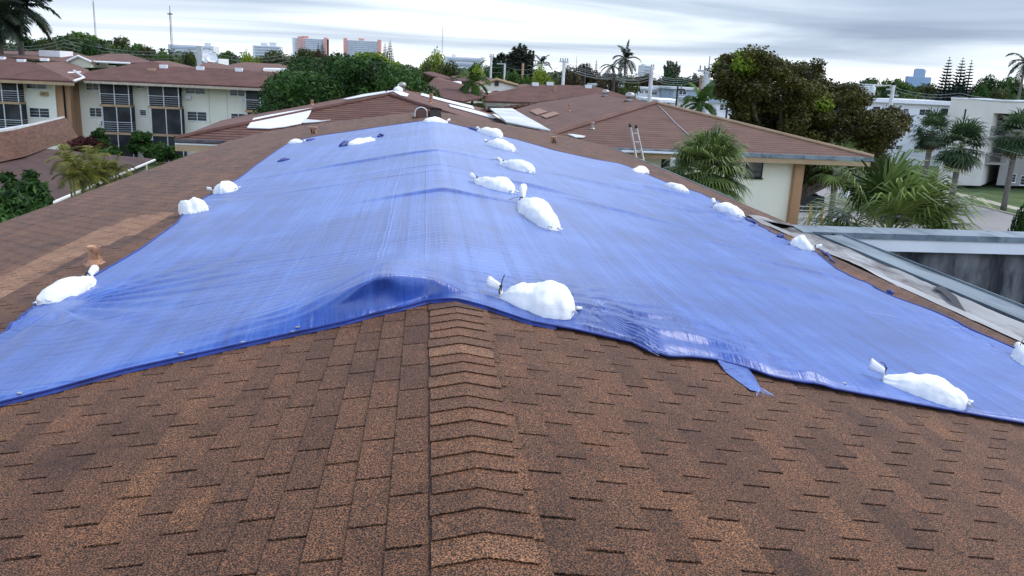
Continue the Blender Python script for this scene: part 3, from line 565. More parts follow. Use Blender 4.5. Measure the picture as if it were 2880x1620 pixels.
# ================================================================== sandbags
def on_tarp(px, py):
    d = ray(px, py); a, c = 0.5, None; t = 3.0
    while t < 40:
        p = CAM + d * t
        if p.z < tz(p.x, p.y): break
        t += .25
    lo, hi = t - .25, t
    for _ in range(7):
        m_ = (lo + hi) / 2; p = CAM + d * m_
        if p.z < tz(p.x, p.y): hi = m_
        else: lo = m_
    return CAM + d * hi
def sandbag(n, t, w, h, label, seed, tail=None, tuft=1.0, neck=True, on=True, rise=0.03):
    """bag from the neck end n to the tail end t (points of the photo on the roof), w wide, h high"""
    A, B = (on_tarp(*n), on_tarp(*t)) if on else (RF(*n), RF(*t))
    mid = (A + B) / 2; s = 1 if mid.x > 0 else -1
    up = Vector((s * (TR if s > 0 else TL), 0, 1)).normalized()
    ax = (B - A); Ln = ax.length; ax.normalize(); up = (up - ax * up.dot(ax)).normalized(); sd = up.cross(ax)
    base = mid.copy()
    h = h * .86
    root = thing('sandbag', base, label, 'sandbag', 'white sandbags weighing down the blue tarp' )
    rg = random.Random(seed); NT, NP = 46, 40
    V = []; o3 = Vector((seed * 3.1, seed * 1.7, 0))
    skew = rg.uniform(-.25, .25); kp = rg.uniform(.38, .62); lp = rg.uniform(.25, .7)
    for i in range(NT):
        q = i / (NT - 1)
        if neck:
            if q < 0.10: k = q / 0.10; rad = (0.030 * tuft) * (1 - k) + 0.016 * k; body = 0; x = -0.11 * tuft * (1 - k) ** 1.0 * 0.8
            elif q < 0.14: rad = 0.016; body = 0; x = 0.0
            else:
                k = (q - 0.14) / 0.86; x = k * 1.0; body = (min(1, k / kp) ** 0.6) * (1 - max(0, (k - kp) / (1 - kp)) ** 2.2) ** 0.5 if k < 1 else 0
                rad = 0.016 + 0
        else:
            k = q; x = k; body = max(0, (1 - abs(2 * k - 1) ** 2.8)) ** 0.5; rad = 0.004
        if x > 0: x = x * Ln
        for j in range(NP):
            f = 2 * math.pi * j / NP; c_, s_ = math.cos(f), math.sin(f)
            a = rad + body * w / 2; hh = rad + body * (h / 2 if s_ < 0 else h)
            # cross-section: flat below, full above
            zz = (s_ * hh * (0.22 if s_ < 0 else 1.0)) if body > 0.02 else s_ * rad
            yy = (abs(c_) ** 0.82 * (1 if c_ > 0 else -1)) * a
            p = Vector((x, yy, zz)); q3 = p * 5.0 + o3
            d = 0.026 * mn.noise(q3) + 0.014 * (1 - 2 * abs(mn.noise(q3 * 2.2))) + 0.007 * (1 - 2 * abs(mn.noise(q3 * 5.5)))
            # pleats running from the neck and sagging folds low on the flank
            kk = x / Ln if x > 0 else 0
            d += 0.010 * math.sin(f * 11 + seed) * math.exp(-kk * 4) + 0.006 * math.sin(kk * 46 + yy * 30 + 3 * mn.noise(q3 * .8)) * max(0, 1 - abs(s_ + .1) * 1.6) * body
            if not body: d *= .35
            d += 0.045 * body * max(0, s_) * mn.noise(Vector((kk * 2.9, seed, yy * 3))) + .02 * body * max(0, s_) * math.exp(-((kk - lp) / .13) ** 2)
            d = d * min(1, (w + .1) * 2.2)
            nrm = Vector((0, c_, s_)); p = p + nrm * d
            lz = 0.03 + (0.015 if not body else 0); p.z = max(p.z, -0.004) - .012 if body else p.z + lz * (1 if neck else 0) + (rise * (1 - q / .14) if neck else 0)
            p.y += skew * (x / Ln - .5) * w
            V.append(A + ax * p.x + sd * p.y + up * (p.z + .004 * 0))
    F = [(i * NP + j, i * NP + (j + 1) % NP, (i + 1) * NP + (j + 1) % NP, (i + 1) * NP + j) for i in range(NT - 1) for j in range(NP)]
    b = MB(); b.v = [tuple(p) for p in V]; b.f = F + [tuple(range(NP - 1, -1, -1)), tuple(range((NT - 1) * NP, NT * NP))]; b.t = [.5] * len(b.f)
    b.build('sack', M_BAG, root, True)
    # seam ears at the closed end
    E0 = A + ax * (Ln * .985) + up * .03
    for s2 in (-1, 1):
        p = E0 + sd * s2 * w * .16; e = MB(); e.hexa([p - sd * .02 - up * .008, p + sd * .02 - up * .008, p + sd * .03 * s2 + ax * .03 - up * .01, p + ax * .02 - up * .01,
                                           p - sd * .02 + up * .006, p + sd * .02 + up * .006, p + sd * .03 * s2 + ax * .03 + up * .004, p + ax * .02 + up * .004])
        e.build('seam_ear', M_BAG, root, True)
    if neck:
        z = MB(); c = A + up * .045 + ax * .004
        ring = [c + (sd * math.cos(a) + up * math.sin(a)) * .021 for a in [i * math.pi / 7 for i in range(15)]]
        z.tube(ring, .0045, 6, cap=False)
        z.hexa([c + up * .018 + sd * -.008 + ax * -.006, c + up * .018 + sd * .008 + ax * -.006, c + up * .018 + sd * .008 + ax * .006, c + up * .018 + sd * -.008 + ax * .006,
                c + up * .032 + sd * -.008 + ax * -.006, c + up * .032 + sd * .008 + ax * -.006, c + up * .032 + sd * .008 + ax * .006, c + up * .032 + sd * -.008 + ax * .006])
        tl = tail or (0.02, 0.0, 0.07)
        t0 = c + up * .026; tv = Vector(tl); t1 = t0 + tv * .55 + Vector((0, 0, .012)); t2 = t0 + tv
        z.tube([t0, t0 + tv * .3 + Vector((0, 0, .010)), t1, t2], [.0034, .0032, .003, .0026], 5)
        z.build('zip_tie', M_BLK, root, True)
    return root
sandbag((1402, 836), (1618, 884), .29, .15, 'largest white sandbag, right of the ridge at the near hem, black tie upright', 1, (0.02, 0.0, 0.07))
sandbag((2480, 1066), (2722, 1146), .23, .105, 'long white sandbag alone by the near hem at the lower right', 2, (-.03, .02, .03))
sandbag((252, 792), (122, 856), .22, .105, 'plump white sandbag on the left hem, nearest to the orange plumbing vent', 3, (-.02, .12, .03), rise=.035)
sandbag((1464, 572), (1560, 650), .27, .165, 'white sandbag with upright knotted neck and black tie in mid tarp', 4, (-.16, -.12, -.02), 1.5, rise=.11)
sandbag((1338, 513), (1444, 544), .30, .15, 'creased white sandbag with a black tie, end to end with the upright necked bag', 5, (-.05, .02, .0))
sandbag((1412, 463), (1494, 487), .34, .16, 'smooth tapering white sandbag, third of the row down from the ridge', 6, (-.22, .0, .0))
sandbag((1368, 406), (1445, 427), .42, .17, 'squarish flat white sandbag, second down from the ridge at the far right hem', 7, (-.02, .35, .05))
sandbag((1343, 369), (1409, 389), .40, .19, 'white sandbag on the far hem right of the ridge, black tie sticking up', 8, (-.02, .10, .10))
sandbag((1256, 345), (1196, 344), .36, .13, 'white sandbag on the ridge in front of the dark vent block', 9, (.02, -.05, .02))
sandbag((982, 409), (1050, 394), .30, .09, 'flat thin white sandbag on a dark blue fold at the upper left of the tarp', 10, None, .6, False)
sandbag((855, 404), (817, 405), .28, .10, 'small white sandbag at the far left corner of the tarp', 11, (.2, .0, .0), .7, True, False)
sandbag((600, 543), (668, 534), .40, .14, 'pointed white sandbag on the left hem, second from the far corner', 12, None, .8)
sandbag((505, 602), (584, 587), .40, .155, 'triangular white sandbag slumped on the left hem, tapering to its near end', 13, None, .6, False)
sandbag((1788, 484), (1816, 484), .24, .12, 'lumpy white sandbag at the far right corner of the tarp', 14, None, .6, False)
sandbag((1880, 524), (1926, 541), .24, .11, 'small white sandbag on the right hem with a pinched far end', 15, None, .8, False)
sandbag((2008, 582), (2084, 612), .30, .15, 'white sandbag on the right hem with its knot raised, before the dark blue tear', 16, None, 1.2, rise=.05)
sandbag((2290, 705), (2222, 690), .26, .15, 'white sandbag with a black tie across its face, beside the grey membrane', 17, (-.06, -.08, -.03), .8)
sandbag((2858, 1000), (2940, 1040), .26, .15, 'white sandbag on the right hem cut by the edge of the photo', 18, None, .7)

# ================================================================== flat membrane roof and parapets to the right
annex = thing('flat_roof_annex', (8.5, 9, 0), 'flat-roofed annex with stained grey membrane, metal caps and white fascia, right of the tarp', 'annex')
def mgrid(name, m, x0, x1, y0, y1, zf, nx=30, ny=90, parent=None):
    X, Y = np.meshgrid(np.linspace(0, 1, nx), np.linspace(y0, y1, ny)); xa, xb = x0(Y), x1(Y); XX = xa + (xb - xa) * X; Z = zf(XX, Y)
    V = np.stack([XX, Y, Z], -1).reshape(-1, 3); ii, jj = np.meshgrid(np.arange(nx - 1), np.arange(ny - 1)); a = (jj * nx + ii).ravel()
    return npmesh(name, V, np.c_[a, a + 1, a + nx + 1, a + nx], None, m, parent, True)
XS = lambda y: 5.20 + 0 * y + .03 * vnoise(y * .8, y * 0, 3)
XC = 5.97; ZT = 7.62; yA = G(2600, 659, ZT).y; YW = yA + .12
mgrid('membrane', M_MEMB, XS, lambda y: 0 * y + XC, 1.5, 13.25, lambda x, y: roofz(5.20) + .018 - ss(5.28, 5.6, x) * .14 + .02 * ss(5.7, 5.95, x) + .010 * vnoise(x * 4, y * 2.2, 4) + .005 * vnoise(x * 13, y * 9, 8), 40, 260, annex)
b = MB(); b.quad((5.22, 13.2, roofz(5.22) + .02), (5.97, 13.2, roofz(5.97) + .03), (6.0, 13.6, roofz(6) + .02), (5.6, 14.0, roofz(5.6) + .015), (5.3, 13.7, roofz(5.3) + .015)); b.build('membrane_tail', M_MEMB, annex)
b = MB(); tear = [G(*q, 7.655) for q in ((2622, 812), (2650, 806), (2690, 838), (2700, 855), (2716, 880), (2706, 884), (2688, 868), (2672, 846), (2645, 822))]
b.quad(*[(p.x, p.y, p.z + .012) for p in tear]); b.tube([G(*q, 7.66) for q in ((2712, 880), (2750, 905), (2800, 935), (2850, 960))], .008, 4); b.build('tear', M_TAR, annex)
b = MB(); b.box((XC, 1.5, 7.3), (XC + .13, 12.3, 7.60)); b.build('black_joint', M_TAR, annex)
b = MB(); b.box((XC + .13, 1.5, 7.45), (XC + .50, 12.6, 7.635)); b.box((XC + .50, 1.5, 7.63), (XC + .515, 12.6, 7.66)); b.build('edge_cap', M_METAL, annex)
b = MB(); b.box((XC + .50, 1.5, 6.2), (XC + .54, YW, 7.6)); b.build('upstand', M_TAR, annex)
b = MB(); b.quad((XC + .5, 1.5, 6.35), (30, 1.5, 6.35), (30, YW + .3, 6.35), (XC + .5, YW + .3, 6.35)); b.build('lower_membrane', M_TAR, annex)
mgrid('stained_wall', M_STAIN, lambda y: 0 * y + XC + .3, lambda y: 0 * y + 30, YW, YW + .05, lambda x, y: 6.3 + (y - YW) / .05 * 1.05, 60, 12, annex)
rg = random.Random(4); b = MB(); x = XC + .4
while x < 22:
    f = lambda x: max(6.42, 7.32 - .24 * (x - 6.4)); h = f(x) + rg.uniform(-.05, .05); h2 = f(x + .12) + rg.uniform(-.05, .05); b.hexa([(x, YW - .05, 6.3), (x + .12, YW - .05, 6.3), (x + .12, YW - .01, 6.3), (x, YW - .01, 6.3), (x, YW - .03, h), (x + .12, YW - .03, h2), (x + .12, YW - .01, h2), (x, YW - .01, h)]); x += .12
b.build('tar_flashing', M_TAR, annex)
zb_, zc_ = ZT - .30, ZT - .10; y0f = yA - .02
q0 = PL(2355, 696, (0, y0f, 0), (0, 1, 0)).x; q1 = PL(2297, 671, (0, y0f, 0), (0, 1, 0)).x; q2 = PL(2262, 657, (0, y0f, 0), (0, 1, 0)).x
b = MB(); b.hexa([(q0, y0f, zb_), (30, y0f, zb_), (30, yA + .5, zb_), (q0 - .3, yA + .5, zb_), (q1, y0f, zc_), (30, y0f, zc_), (30, yA + .5, zc_), (q1 - .3, yA + .5, zc_)]); b.build('white_fascia', M_WHITE, annex)
b = MB(); b.hexa([(q1 - .03, yA - .05, zc_ + .002), (30, yA - .05, zc_ + .002), (30, yA + .55, zc_ + .002), (q1 - .3, yA + .55, zc_ + .002), (q2, yA - .05, ZT), (30, yA - .05, ZT), (30, yA + .55, ZT), (q2 - .2, yA + .55, ZT)]); b.build('edge_cap', M_METAL, annex)
b = MB(); b.box((q0 + .05, yA + .35, 0), (30, yA + .48, ZT - .31)); b.build('wall', M_CREAM, annex)
b = MB(); F0_, F1_ = G(2232, 632, 7.66), G(2262, 650, 7.66); b.hexa([(F1_.x - .05, F1_.y - .1, 7.5), (F1_.x + .1, F1_.y - .1, 7.5), (F0_.x + .1, F0_.y, 7.5), (F0_.x - .05, F0_.y, 7.5), (F1_.x - .05, F1_.y - .1, 7.66), (F1_.x + .1, F1_.y - .1, 7.66), (F0_.x + .1, F0_.y, 7.66), (F0_.x - .05, F0_.y, 7.66)]); b.build('metal_flashing', M_METAL, annex)

# ================================================================== vents on the near roof
def pipe_vent(px, py, h, r, label, Z=None, m=M_RUST, lean=(0, 0), P=None):
    P = P or RF(px, py); z = P.z if Z is None else Z
    o = thing('vent_pipe', (P.x, P.y, z), label, 'vent pipe', 'plumbing vent pipes on the roofs')
    b = MB(); ax = (lean[0], lean[1], 1)
    b.lathe([(r * 1.05, -.03), (r * 1.0, h * .3), (r * .93, h * .55), (r * .98, h * .8), (r * 1.1, h * .93), (r * 1.05, h), (r * .75, h), (r * .75, h - .02)], (P.x, P.y, z), 14, ax=ax); b.build('pipe', m, o, True)
    b = MB(); b.lathe([(r * 1.9, -.02), (r * 1.85, .015), (r * 1.35, .03), (r * 1.2, .05)], (P.x, P.y, z), 16); b.build('flange', m, o, True)
    return o
pipe_vent(267, 744, .17, .052, 'dented orange plumbing vent pipe standing on the bleached shingles above the left bag')
def block_vent(px, py, label, s=.1, h=.16, P=None):
    P = P or RF(px, py); o = thing('vent_pipe', P, label, 'vent pipe', 'plumbing vent pipes on the roofs'); b = MB()
    b.hexa([(P.x - s, P.y - s, P.z - .05), (P.x + s, P.y - s, P.z - .05), (P.x + s, P.y + s, P.z - .05), (P.x - s, P.y + s, P.z - .05)] + [(P.x - s * .9, P.y - s * .9, P.z + h), (P.x + s * .9, P.y - s * .9, P.z + h), (P.x + s * .9, P.y + s * .9, P.z + h), (P.x - s * .9, P.y + s * .9, P.z + h)]); b.build('body', M_RUST, o)
    b = MB(); b.box((P.x - s * .55, P.y - s * .98 - .01, P.z + h * .25), (P.x - s * .15, P.y - s * .9, P.z + h * .8)); b.box((P.x + s * .15, P.y - s * .98 - .01, P.z + h * .1), (P.x + s * .5, P.y - s * .9, P.z + h * .6)); b.build('opening', M_DARK, o)
    b = MB(); b.box((P.x - s * 1.15, P.y - s * 1.15, P.z + h), (P.x + s * 1.15, P.y + s * 1.15, P.z + h + .025)); b.build('cap', M_RUST, o); return o
block_vent(881, 377, 'small orange blistered vent stub near the far left slope of the tarped roof', .09, .17)
block_vent(1557, 404, 'small dark-slotted vent stub on the far right slope of the tarped roof', .08, .17)
# boxy dark vent on the ridge, and the round exhaust beside it
P = RF(1226, 334); o = thing('ridge_vent', P, 'dark brown boxy vent on the ridge behind the white sandbag', 'vent'); b = MB()
P = Vector((P.x, 24.3, RZ))
b.hexa([(P.x - .16, P.y - .15, P.z - .06), (P.x + .16, P.y - .15, P.z - .06), (P.x + .16, P.y + .2, P.z - .06), (P.x - .16, P.y + .2, P.z - .06), (P.x - .15, P.y - .12, P.z + .20), (P.x + .15, P.y - .12, P.z + .20), (P.x + .15, P.y + .18, P.z + .20), (P.x - .15, P.y + .18, P.z + .20)])
b.build('body', mat('dark_brown_metal', (0.055, 0.028, 0.02), .5, (0.012, 0.008, 0.007), 6), o)
b = MB(); b.slab([(P.x - .17, P.y - .16, P.z + .215), (P.x, P.y - .16, P.z + .245), (P.x, P.y + .22, P.z + .245), (P.x - .17, P.y + .22, P.z + .215)], .02); b.slab([(P.x, P.y - .16, P.z + .245), (P.x + .17, P.y - .16, P.z + .215), (P.x + .17, P.y + .22, P.z + .215), (P.x, P.y + .22, P.z + .245)], .02); b.build('cap', M_FELT, o)
def hood_vent(P, r, label, m=None, tilt=.0):
    o = thing('hood_vent', P, label, 'roof vent', 'round hooded vents on the roofs'); b = MB()
    pts = []
    for k in range(13):
        a = math.pi * k / 12; pts.append((P.x + r * math.cos(a), P.z + r * (.75 + math.sin(a) * .9)))
    n = len(pts)
    poly_ = [(P.x - r, P.z - .03)] + pts[::-1] + [(P.x + r, P.z - .03)]
    k0 = 0
    for i in range(len(poly_) - 1):
        a, c = poly_[i], poly_[i + 1]; b.quad((a[0], P.y - r * .6, a[1]), (c[0], P.y - r * .6, c[1]), (c[0], P.y + r * .7, c[1]), (a[0], P.y + r * .7, a[1]))
    b.quad(*[(q[0], P.y + r * .7, q[1]) for q in poly_]); b.build('hood', m or M_ALU, o, True)
    b = MB(); b.quad(*[(P.x + (q[0] - P.x) * .86, P.y - r * .5, P.z + (q[1] - P.z) * .86) for q in poly_][::-1]); b.build('grille', M_ROOFP, o)
    b = MB(); b.tube([(q[0], P.y - r * .6, q[1]) for q in poly_], r * .09, 6); b.build('rim', M_WHITE, o)
    b = MB(); b.slab([(P.x - r * 1.6, P.y - r * 1.1, P.z + .012 ), (P.x + r * 1.6, P.y - r * 1.1, P.z + .012), (P.x + r * 1.6, P.y + r * 1.1, P.z + .012), (P.x - r * 1.6, P.y + r * 1.1, P.z + .012)], .03); b.build('base_plate', M_ROOFD, o); return o
Pm = RF(1184, 334); hood_vent(Vector((Pm.x, 24.6, roofz(Pm.x) + .01)), .17, 'rounded hood vent with a pale rim just left of the dark ridge vent')

# ================================================================== generic building helpers
def wallbox(root, x0, x1, y0, y1, z1, m, name='wall', z0=0):
    b = MB(); b.box((x0, y0, z0), (x1, y1, z1)); return b.build(name, m, root)
def hiproof(root, x0, x1, y0, y1, ze, zr, run, axis='Y', th=.14, mats=(None, None), ends=(True, True)):
    """hip roof over the rectangle, ridge along axis; faces by direction get their own course direction"""
    mY, mX = mats
    if axis == 'Y':
        xm = (x0 + x1) / 2; a = Vector((xm, y0 + (run if ends[0] else 0), zr)); c = Vector((xm, y1 - (run if ends[1] else 0), zr))
    else:
        ym = (y0 + y1) / 2; a = Vector((x0 + (run if ends[0] else 0), ym, zr)); c = Vector((x1 - (run if ends[1] else 0), ym, zr))
    SW, SE, NE, NW = (x0, y0, ze), (x1, y0, ze), (x1, y1, ze), (x0, y1, ze)
    fs = {}
    if axis == 'Y': fs = {'s': [SW, SE, a], 'e': [SE, NE, c, a], 'n': [NE, NW, c], 'w': [NW, SW, a, c]}
    else: fs = {'s': [SW, SE, c, a], 'e': [SE, NE, c], 'n': [NE, NW, a, c], 'w': [NW, SW, a]}
    b1, b2 = MB(), MB()
    for k, f in fs.items():
        if not ((axis == 'Y' and ((k == 's' and not ends[0]) or (k == 'n' and not ends[1]))) or (axis == 'X' and ((k == 'w' and not ends[0]) or (k == 'e' and not ends[1])))):
            (b1 if k in 'sn' else b2).slab(f, th)
    o1 = b1.build('roof', mY, root) if b1.f else None
    o2 = b2.build('roof', mX, root) if b2.f else None
    return a, c
def fasciabox(root, x0, x1, y0, y1, z, m=M_TAN, h=.22, t=.04, sides='swen', name='fascia'):
    b = MB()
    if 's' in sides: b.box((x0, y0 - t, z - h), (x1, y0, z + .01))
    if 'n' in sides: b.box((x0, y1, z - h), (x1, y1 + t, z + .01))
    if 'w' in sides: b.box((x0 - t, y0 - t, z - h), (x0, y1 + t, z + .01))
    if 'e' in sides: b.box((x1, y0 - t, z - h), (x1 + t, y1 + t, z + .01))
    b2 = b.build(name, m, root); return b2
def window(root, x0, x1, z0, z1, y, nx=2, nz=3, frame=M_WHITE, depth=.08, name='window'):
    """window in a wall that faces -Y"""
    w = .035; b = MB(); yo = y - .03
    b.box((x0 - w, yo, z0 - w), (x1 + w, y + .02, z0)); b.box((x0 - w, yo, z1), (x1 + w, y + .02, z1 + w)); b.box((x0 - w, yo, z0), (x0, y + .02, z1)); b.box((x1, yo, z0), (x1 + w, y + .02, z1))
    for i in range(1, nx): xm = x0 + (x1 - x0) * i / nx; b.box((xm - .024, yo + .003, z0), (xm + .024, y + .02, z1))
    for k in range(1, nz): zm = z0 + (z1 - z0) * k / nz; b.box((x0, yo + .008, zm - .009), (x1, y + .02, zm + .009))
    f = b.build(name, frame, root); g = MB(); g.box((x0, y - .012, z0), (x1, y + .01, z1)); p = g.build('pane', M_GLASS, None); p.parent = f
    s = MB(); s.box((x0 - w * 2, y - .09, z0 - w - .05), (x1 + w * 2, y - .03, z0 - w)); q = s.build('sill', frame, None); q.parent = f
    return f
def pwin(root, px0, py0, px1, py1, Y, nx=2, nz=3, **k):
    A = D((px0 + px1) / 2, py1, Y); B_ = D((px0 + px1) / 2, py0, Y); xm = A.x
    xa = D(px0, (py0 + py1) / 2, Y).x; xb = D(px1, (py0 + py1) / 2, Y).x; c = (xa + xb) / 2
    return window(root, c - (xb - xa) / 2, c + (xb - xa) / 2, A.z, B_.z, Y, nx, nz, **k)

# ================================================================== second roof of the same row, straight ahead
EW = 7.7; X2, Z2 = -2.0, RZ; y20, ya2, y21 = 33.5, 41.7, 61.0; ze2 = 6.9; t2 = (Z2 - ze2) / EW
b2 = thing('apartment_building', (X2, 47, 0), 'hip-roofed building straight ahead with white patch sheets on its brown roof', 'building')
SW, SE = Vector((X2 - EW, y20, ze2)), Vector((X2 + EW, y20, ze2)); A2, C2 = Vector((X2, ya2, Z2)), Vector((X2, y21, Z2))
b = MB(); b.slab([SW, SE, A2], .14); b.build('roof', course_mat('shingle_second_front', (0.20, 0.095, 0.07), (0.12, 0.052, 0.04), 'Y', 0.34, 0.30), b2)
nW = Vector((-t2, 0, 1)); nE = Vector((t2, 0, 1))
far2 = [PL(*q, A2, nW) for q in ((985, 264), (846, 289), (720, 317), (621, 339))]
b = MB(); b.slab([SW, A2, C2] + far2, .14); b.build('roof', M_ROOFP, b2)
farE = [PL(*q, A2, nE) for q in ((1140, 250), (1379, 310), (1425, 349))]
b = MB(); b.slab([A2, SE, farE[2], farE[1], farE[0], C2], .14); b.build('roof', M_ROOFP, b2)
b = MB(); b.tube([SW + Vector((0, 0, .03)), A2 + Vector((0, 0, .03))], .10, 6); b.tube([SE + Vector((0, 0, .03)), A2 + Vector((0, 0, .03))], .10, 6); b.build('hip_caps', M_ROOFD, b2)
wallbox(b2, X2 - EW + .8, X2 + EW - .8, y20 + .8, 52, ze2 - .1, M_CREAM)
b = MB(); b.box((SW.x, y20 - .05, ze2 - .20), (SE.x, y20 - .005, ze2 - .145)); b.build('soffit_trim', M_WHITE, b2)
b = MB(); b.box((SW.x, y20 - .06, ze2 - .45), (SE.x, y20, ze2 - .20)); b.build('fascia', M_TAN, b2)
b = MB(); b.box((SW.x + .02, y20 - .14, ze2 - .10), (SW.x + 3.2, y20 - .02, ze2 + .02)); b.build('gutter', mat('dark_gutter', (0.04, .035, .04), .5, (.15, .13, .14), 2), b2)
pwin(b2, 536, 408, 586, 420, y20 + .8, 2, 2)
nS = (A2 - SW).cross(SE - SW); 
def patch(root, pts, P0, n, m=M_PATCH, name='roof_patch', off=.035):
    P = [PL(*q, P0, n) for q in pts]; nn = Vector(n).normalized(); nn = nn if nn.z > 0 else -nn; P = [p + nn * (off + .03) for p in P]
    b = MB(); b.slab(P, .03); return b.build(name, m, root)
patch(b2, [(695, 363), (714, 336), (757, 327), (820, 316), (879, 307), (868, 330), (857, 343), (846, 351), (800, 360), (757, 365)], A2, nS)
patch(b2, [(858, 339), (905, 343), (930, 340), (895, 346), (852, 349)], A2, nS, M_MEMB2)
patch(b2, [(843, 291), (905, 276), (988, 265), (984, 268), (905, 283), (850, 292)], A2, nW)
patch(b2, [(966, 281), (1020, 268), (1083, 259), (1088, 263), (1030, 273), (978, 282)], A2, nW)
patch(b2, [(1088, 263), (1092, 256), (1102, 254), (1108, 259)], A2, nW)
patch(b2, [(1104, 259), (1122, 258), (1149, 267), (1144, 274), (1124, 270)], A2, nE)
patch(b2, [(1182, 270), (1186, 264), (1240, 279), (1328, 300), (1334, 309), (1250, 288)], A2, nE)
patch(b2, [(1261, 296), (1268, 297), (1330, 311), (1380, 326), (1397, 335), (1388, 336), (1265, 302)], A2, nE)
def vpipe(px, py, h, r, label, P0, n, m=M_RUST): return pipe_vent(0, 0, h, r, label, m=m, P=PL(px, py, P0, n))
vpipe(878, 295, .30, .09, 'short dark vent pipe on the left slope of the second roof, lower one', A2, nW)
vpipe(914, 281, .32, .08, 'short vent pipe on the left slope of the second roof, upper one', A2, nW)
vpipe(1212, 290, .5, .10, 'dark vent pipe on the right slope between white roof patches', A2, nE)
P = PL(1131, 252, A2, nE)
def turbine(P, r, label, m=M_ALU):
    o = thing('turbine_vent', P, label, 'roof vent', 'turbine vents on the distant ridges'); b = MB(); b.lathe([(r * .6, -.05), (r * .6, r * .5)], P, 14); b.build('neck', m, o, True)
    b = MB(); b.lathe([(r * .55, r * .5), (r * .95, r * .75), (r * 1.05, r * 1.1), (r * .9, r * 1.5), (r * .5, r * 1.75), (r * .1, r * 1.82)], P, 18); b.build('turbine_head', m, o, True)
    b = MB(); b.box((P.x - r, P.y - r, P.z - .06), (P.x + r, P.y + r, P.z + .015)); b.build('base_plate', M_ROOFD, o)
    return o
turbine(P, .26, 'weathered round turbine vent at the peak of the second roof')
b = MB(); Pb = PL(1120, 259, A2, nE); o = thing('sandbag', Pb, 'distant white sandbag below the turbine vent on the second roof', 'sandbag')
b.lathe([(.05, -.02), (.24, .03), (.28, .12), (.22, .24), (.08, .32)], Pb, 14); b.build('sack', M_BAG, o, True)
b = MB(); b.lathe([(.03, .30), (.025, .36), (.06, .42)], Pb, 8); b.build('neck', M_BAG, o, True)
Pd = PL(1108, 256, A2, nW); o = thing('vent_pipe', Pd, 'dark collapsed vent hood beside the white sandbag on the second roof', 'roof vent'); b = MB(); b.slab([Pd + Vector((-.5, -.5, .05)), Pd + Vector((.25, -.3, .16)), Pd + Vector((.3, .5, .30)), Pd + Vector((-.1, .4, .12))], .05); b.build('hood', M_FELT, o)
b = MB(); b.box(Pd + Vector((-.3, -.3, -.03)), Pd + Vector((.2, .3, .05))); b.build('base_plate', M_ROOFD, o)
vpipe(1090, 248, .35, .07, 'thin tan vent pipe just left of the second roof peak', A2, nW)

# ================================================================== third roof, to the right, with the ladder
b3 = thing('apartment_building', (9.8, 42, 0), 'hip-roofed building right of centre whose eave carries the leaning ladder', 'building')
AP, AR = Vector((9.8, 36.4, 8.9)), Vector((9.95, 52.0, 8.9)); E3 = Vector((15.95, 29.2, 7.55)); Wc = Vector((3.2, 29.25, 7.55)); t3 = (8.9 - 7.55) / 6.6
AP = D(1845, 291, 36.4); AR = D(1675, 264, 52); AR.z = AP.z
nS3 = (E3 - Wc).cross(AP - Wc); nS3 = nS3 if nS3.z > 0 else -nS3
b = MB(); b.slab([Wc, E3, AP], .14); b.build('roof', M_ROOFY, b3)
LW = PL(1440, 310, AP, (AR - AP).cross(Wc - AP)); MW = PL(1518, 288, AP, (AR - AP).cross(Wc - AP)); BW = PL(1500, 352, AP, (AR - AP).cross(Wc - AP))
b = MB(); b.slab([Wc, AP, AR, MW, LW, BW], .14); b.build('roof', course_mat('shingle_third_left', (0.22, 0.12, 0.095), (0.15, 0.08, 0.062), 'X', 0.17, 0.2), b3)
b = MB(); b.slab([E3, Vector((15.95, 58, 7.55)), AR, AP], .14); b.build('roof', M_ROOFX, b3)
NE3 = Vector((15.95, 58, 7.55)); NW3 = Vector((3.2, 58, 7.4)); b = MB(); b.slab([NE3, NW3, AR], .14); b.build('roof', M_ROOFY, b3)
b = MB(); up3 = Vector((0, 0, .04)); b.tube([Wc + up3, AP + up3], .11, 6); b.build('hip_caps', M_ROOFP, b3)
b = MB(); b.tube([E3 + up3, AP + up3], .07, 6); b.build('hip_caps', M_TAN, b3)
b = MB(); b.box((6.4, 29.10, 7.40), (16.0, 29.195, 7.55)); b.build('gutter', M_METAL, b3)
b = MB(); b.box((6.3, 29.14, 7.22), (15.85, 29.19, 7.395)); b.build('fascia', M_TAN, b3)
b = MB(); b.box((6.6, 28.95, 7.425), (9.6, 29.095, 7.48)); b.box((8.35, 28.75, 7.0), (8.5, 28.9, 7.3)); b.build('gutter_repair', M_WHITE, b3)
b = MB(); b.box((5.0, 29.195, 7.25), (15.9, 30.0, 7.30)); b.build('soffit', M_DARK, b3)  # shade under the eave put into the soffit's near-black colour
wallbox(b3, 3.5, 13.38, 30.0, 57, 7.24, M_CREAM)
b = MB(); b.box((13.34, 29.75, 0), (13.68, 30.3, 7.24)); b.build('pillar', M_TANP, b3)
pwin(b3, 2100, 440, 2143, 497, 30.0, 1, 4, frame=M_DARK); pwin(b3, 1862, 434, 1925, 500, 30.0, 2, 4, frame=M_DARK)
valley = [G(*q, 7.72) for q in ((1379, 310), (1440, 310), (1490, 340), (1545, 371), (1600, 386), (1500, 366), (1424, 350))]
b = MB(); b.slab([p + Vector((0, 0, .12)) for p in valley], .05); b.build('valley_membrane', M_MEMB2, b3)
nW3 = (AR - AP).cross(Wc - AP)
M_PTAN = mat('new_shingle_patch', (0.36, 0.21, 0.15), .9, (0.28, 0.16, 0.12), 6)
patch(b3, [(1490, 314), (1517, 307), (1541, 317), (1511, 326)], AP, nW3, M_PTAN); patch(b3, [(1521, 327), (1559, 317), (1574, 323), (1536, 335)], AP, nW3, M_PTAN)
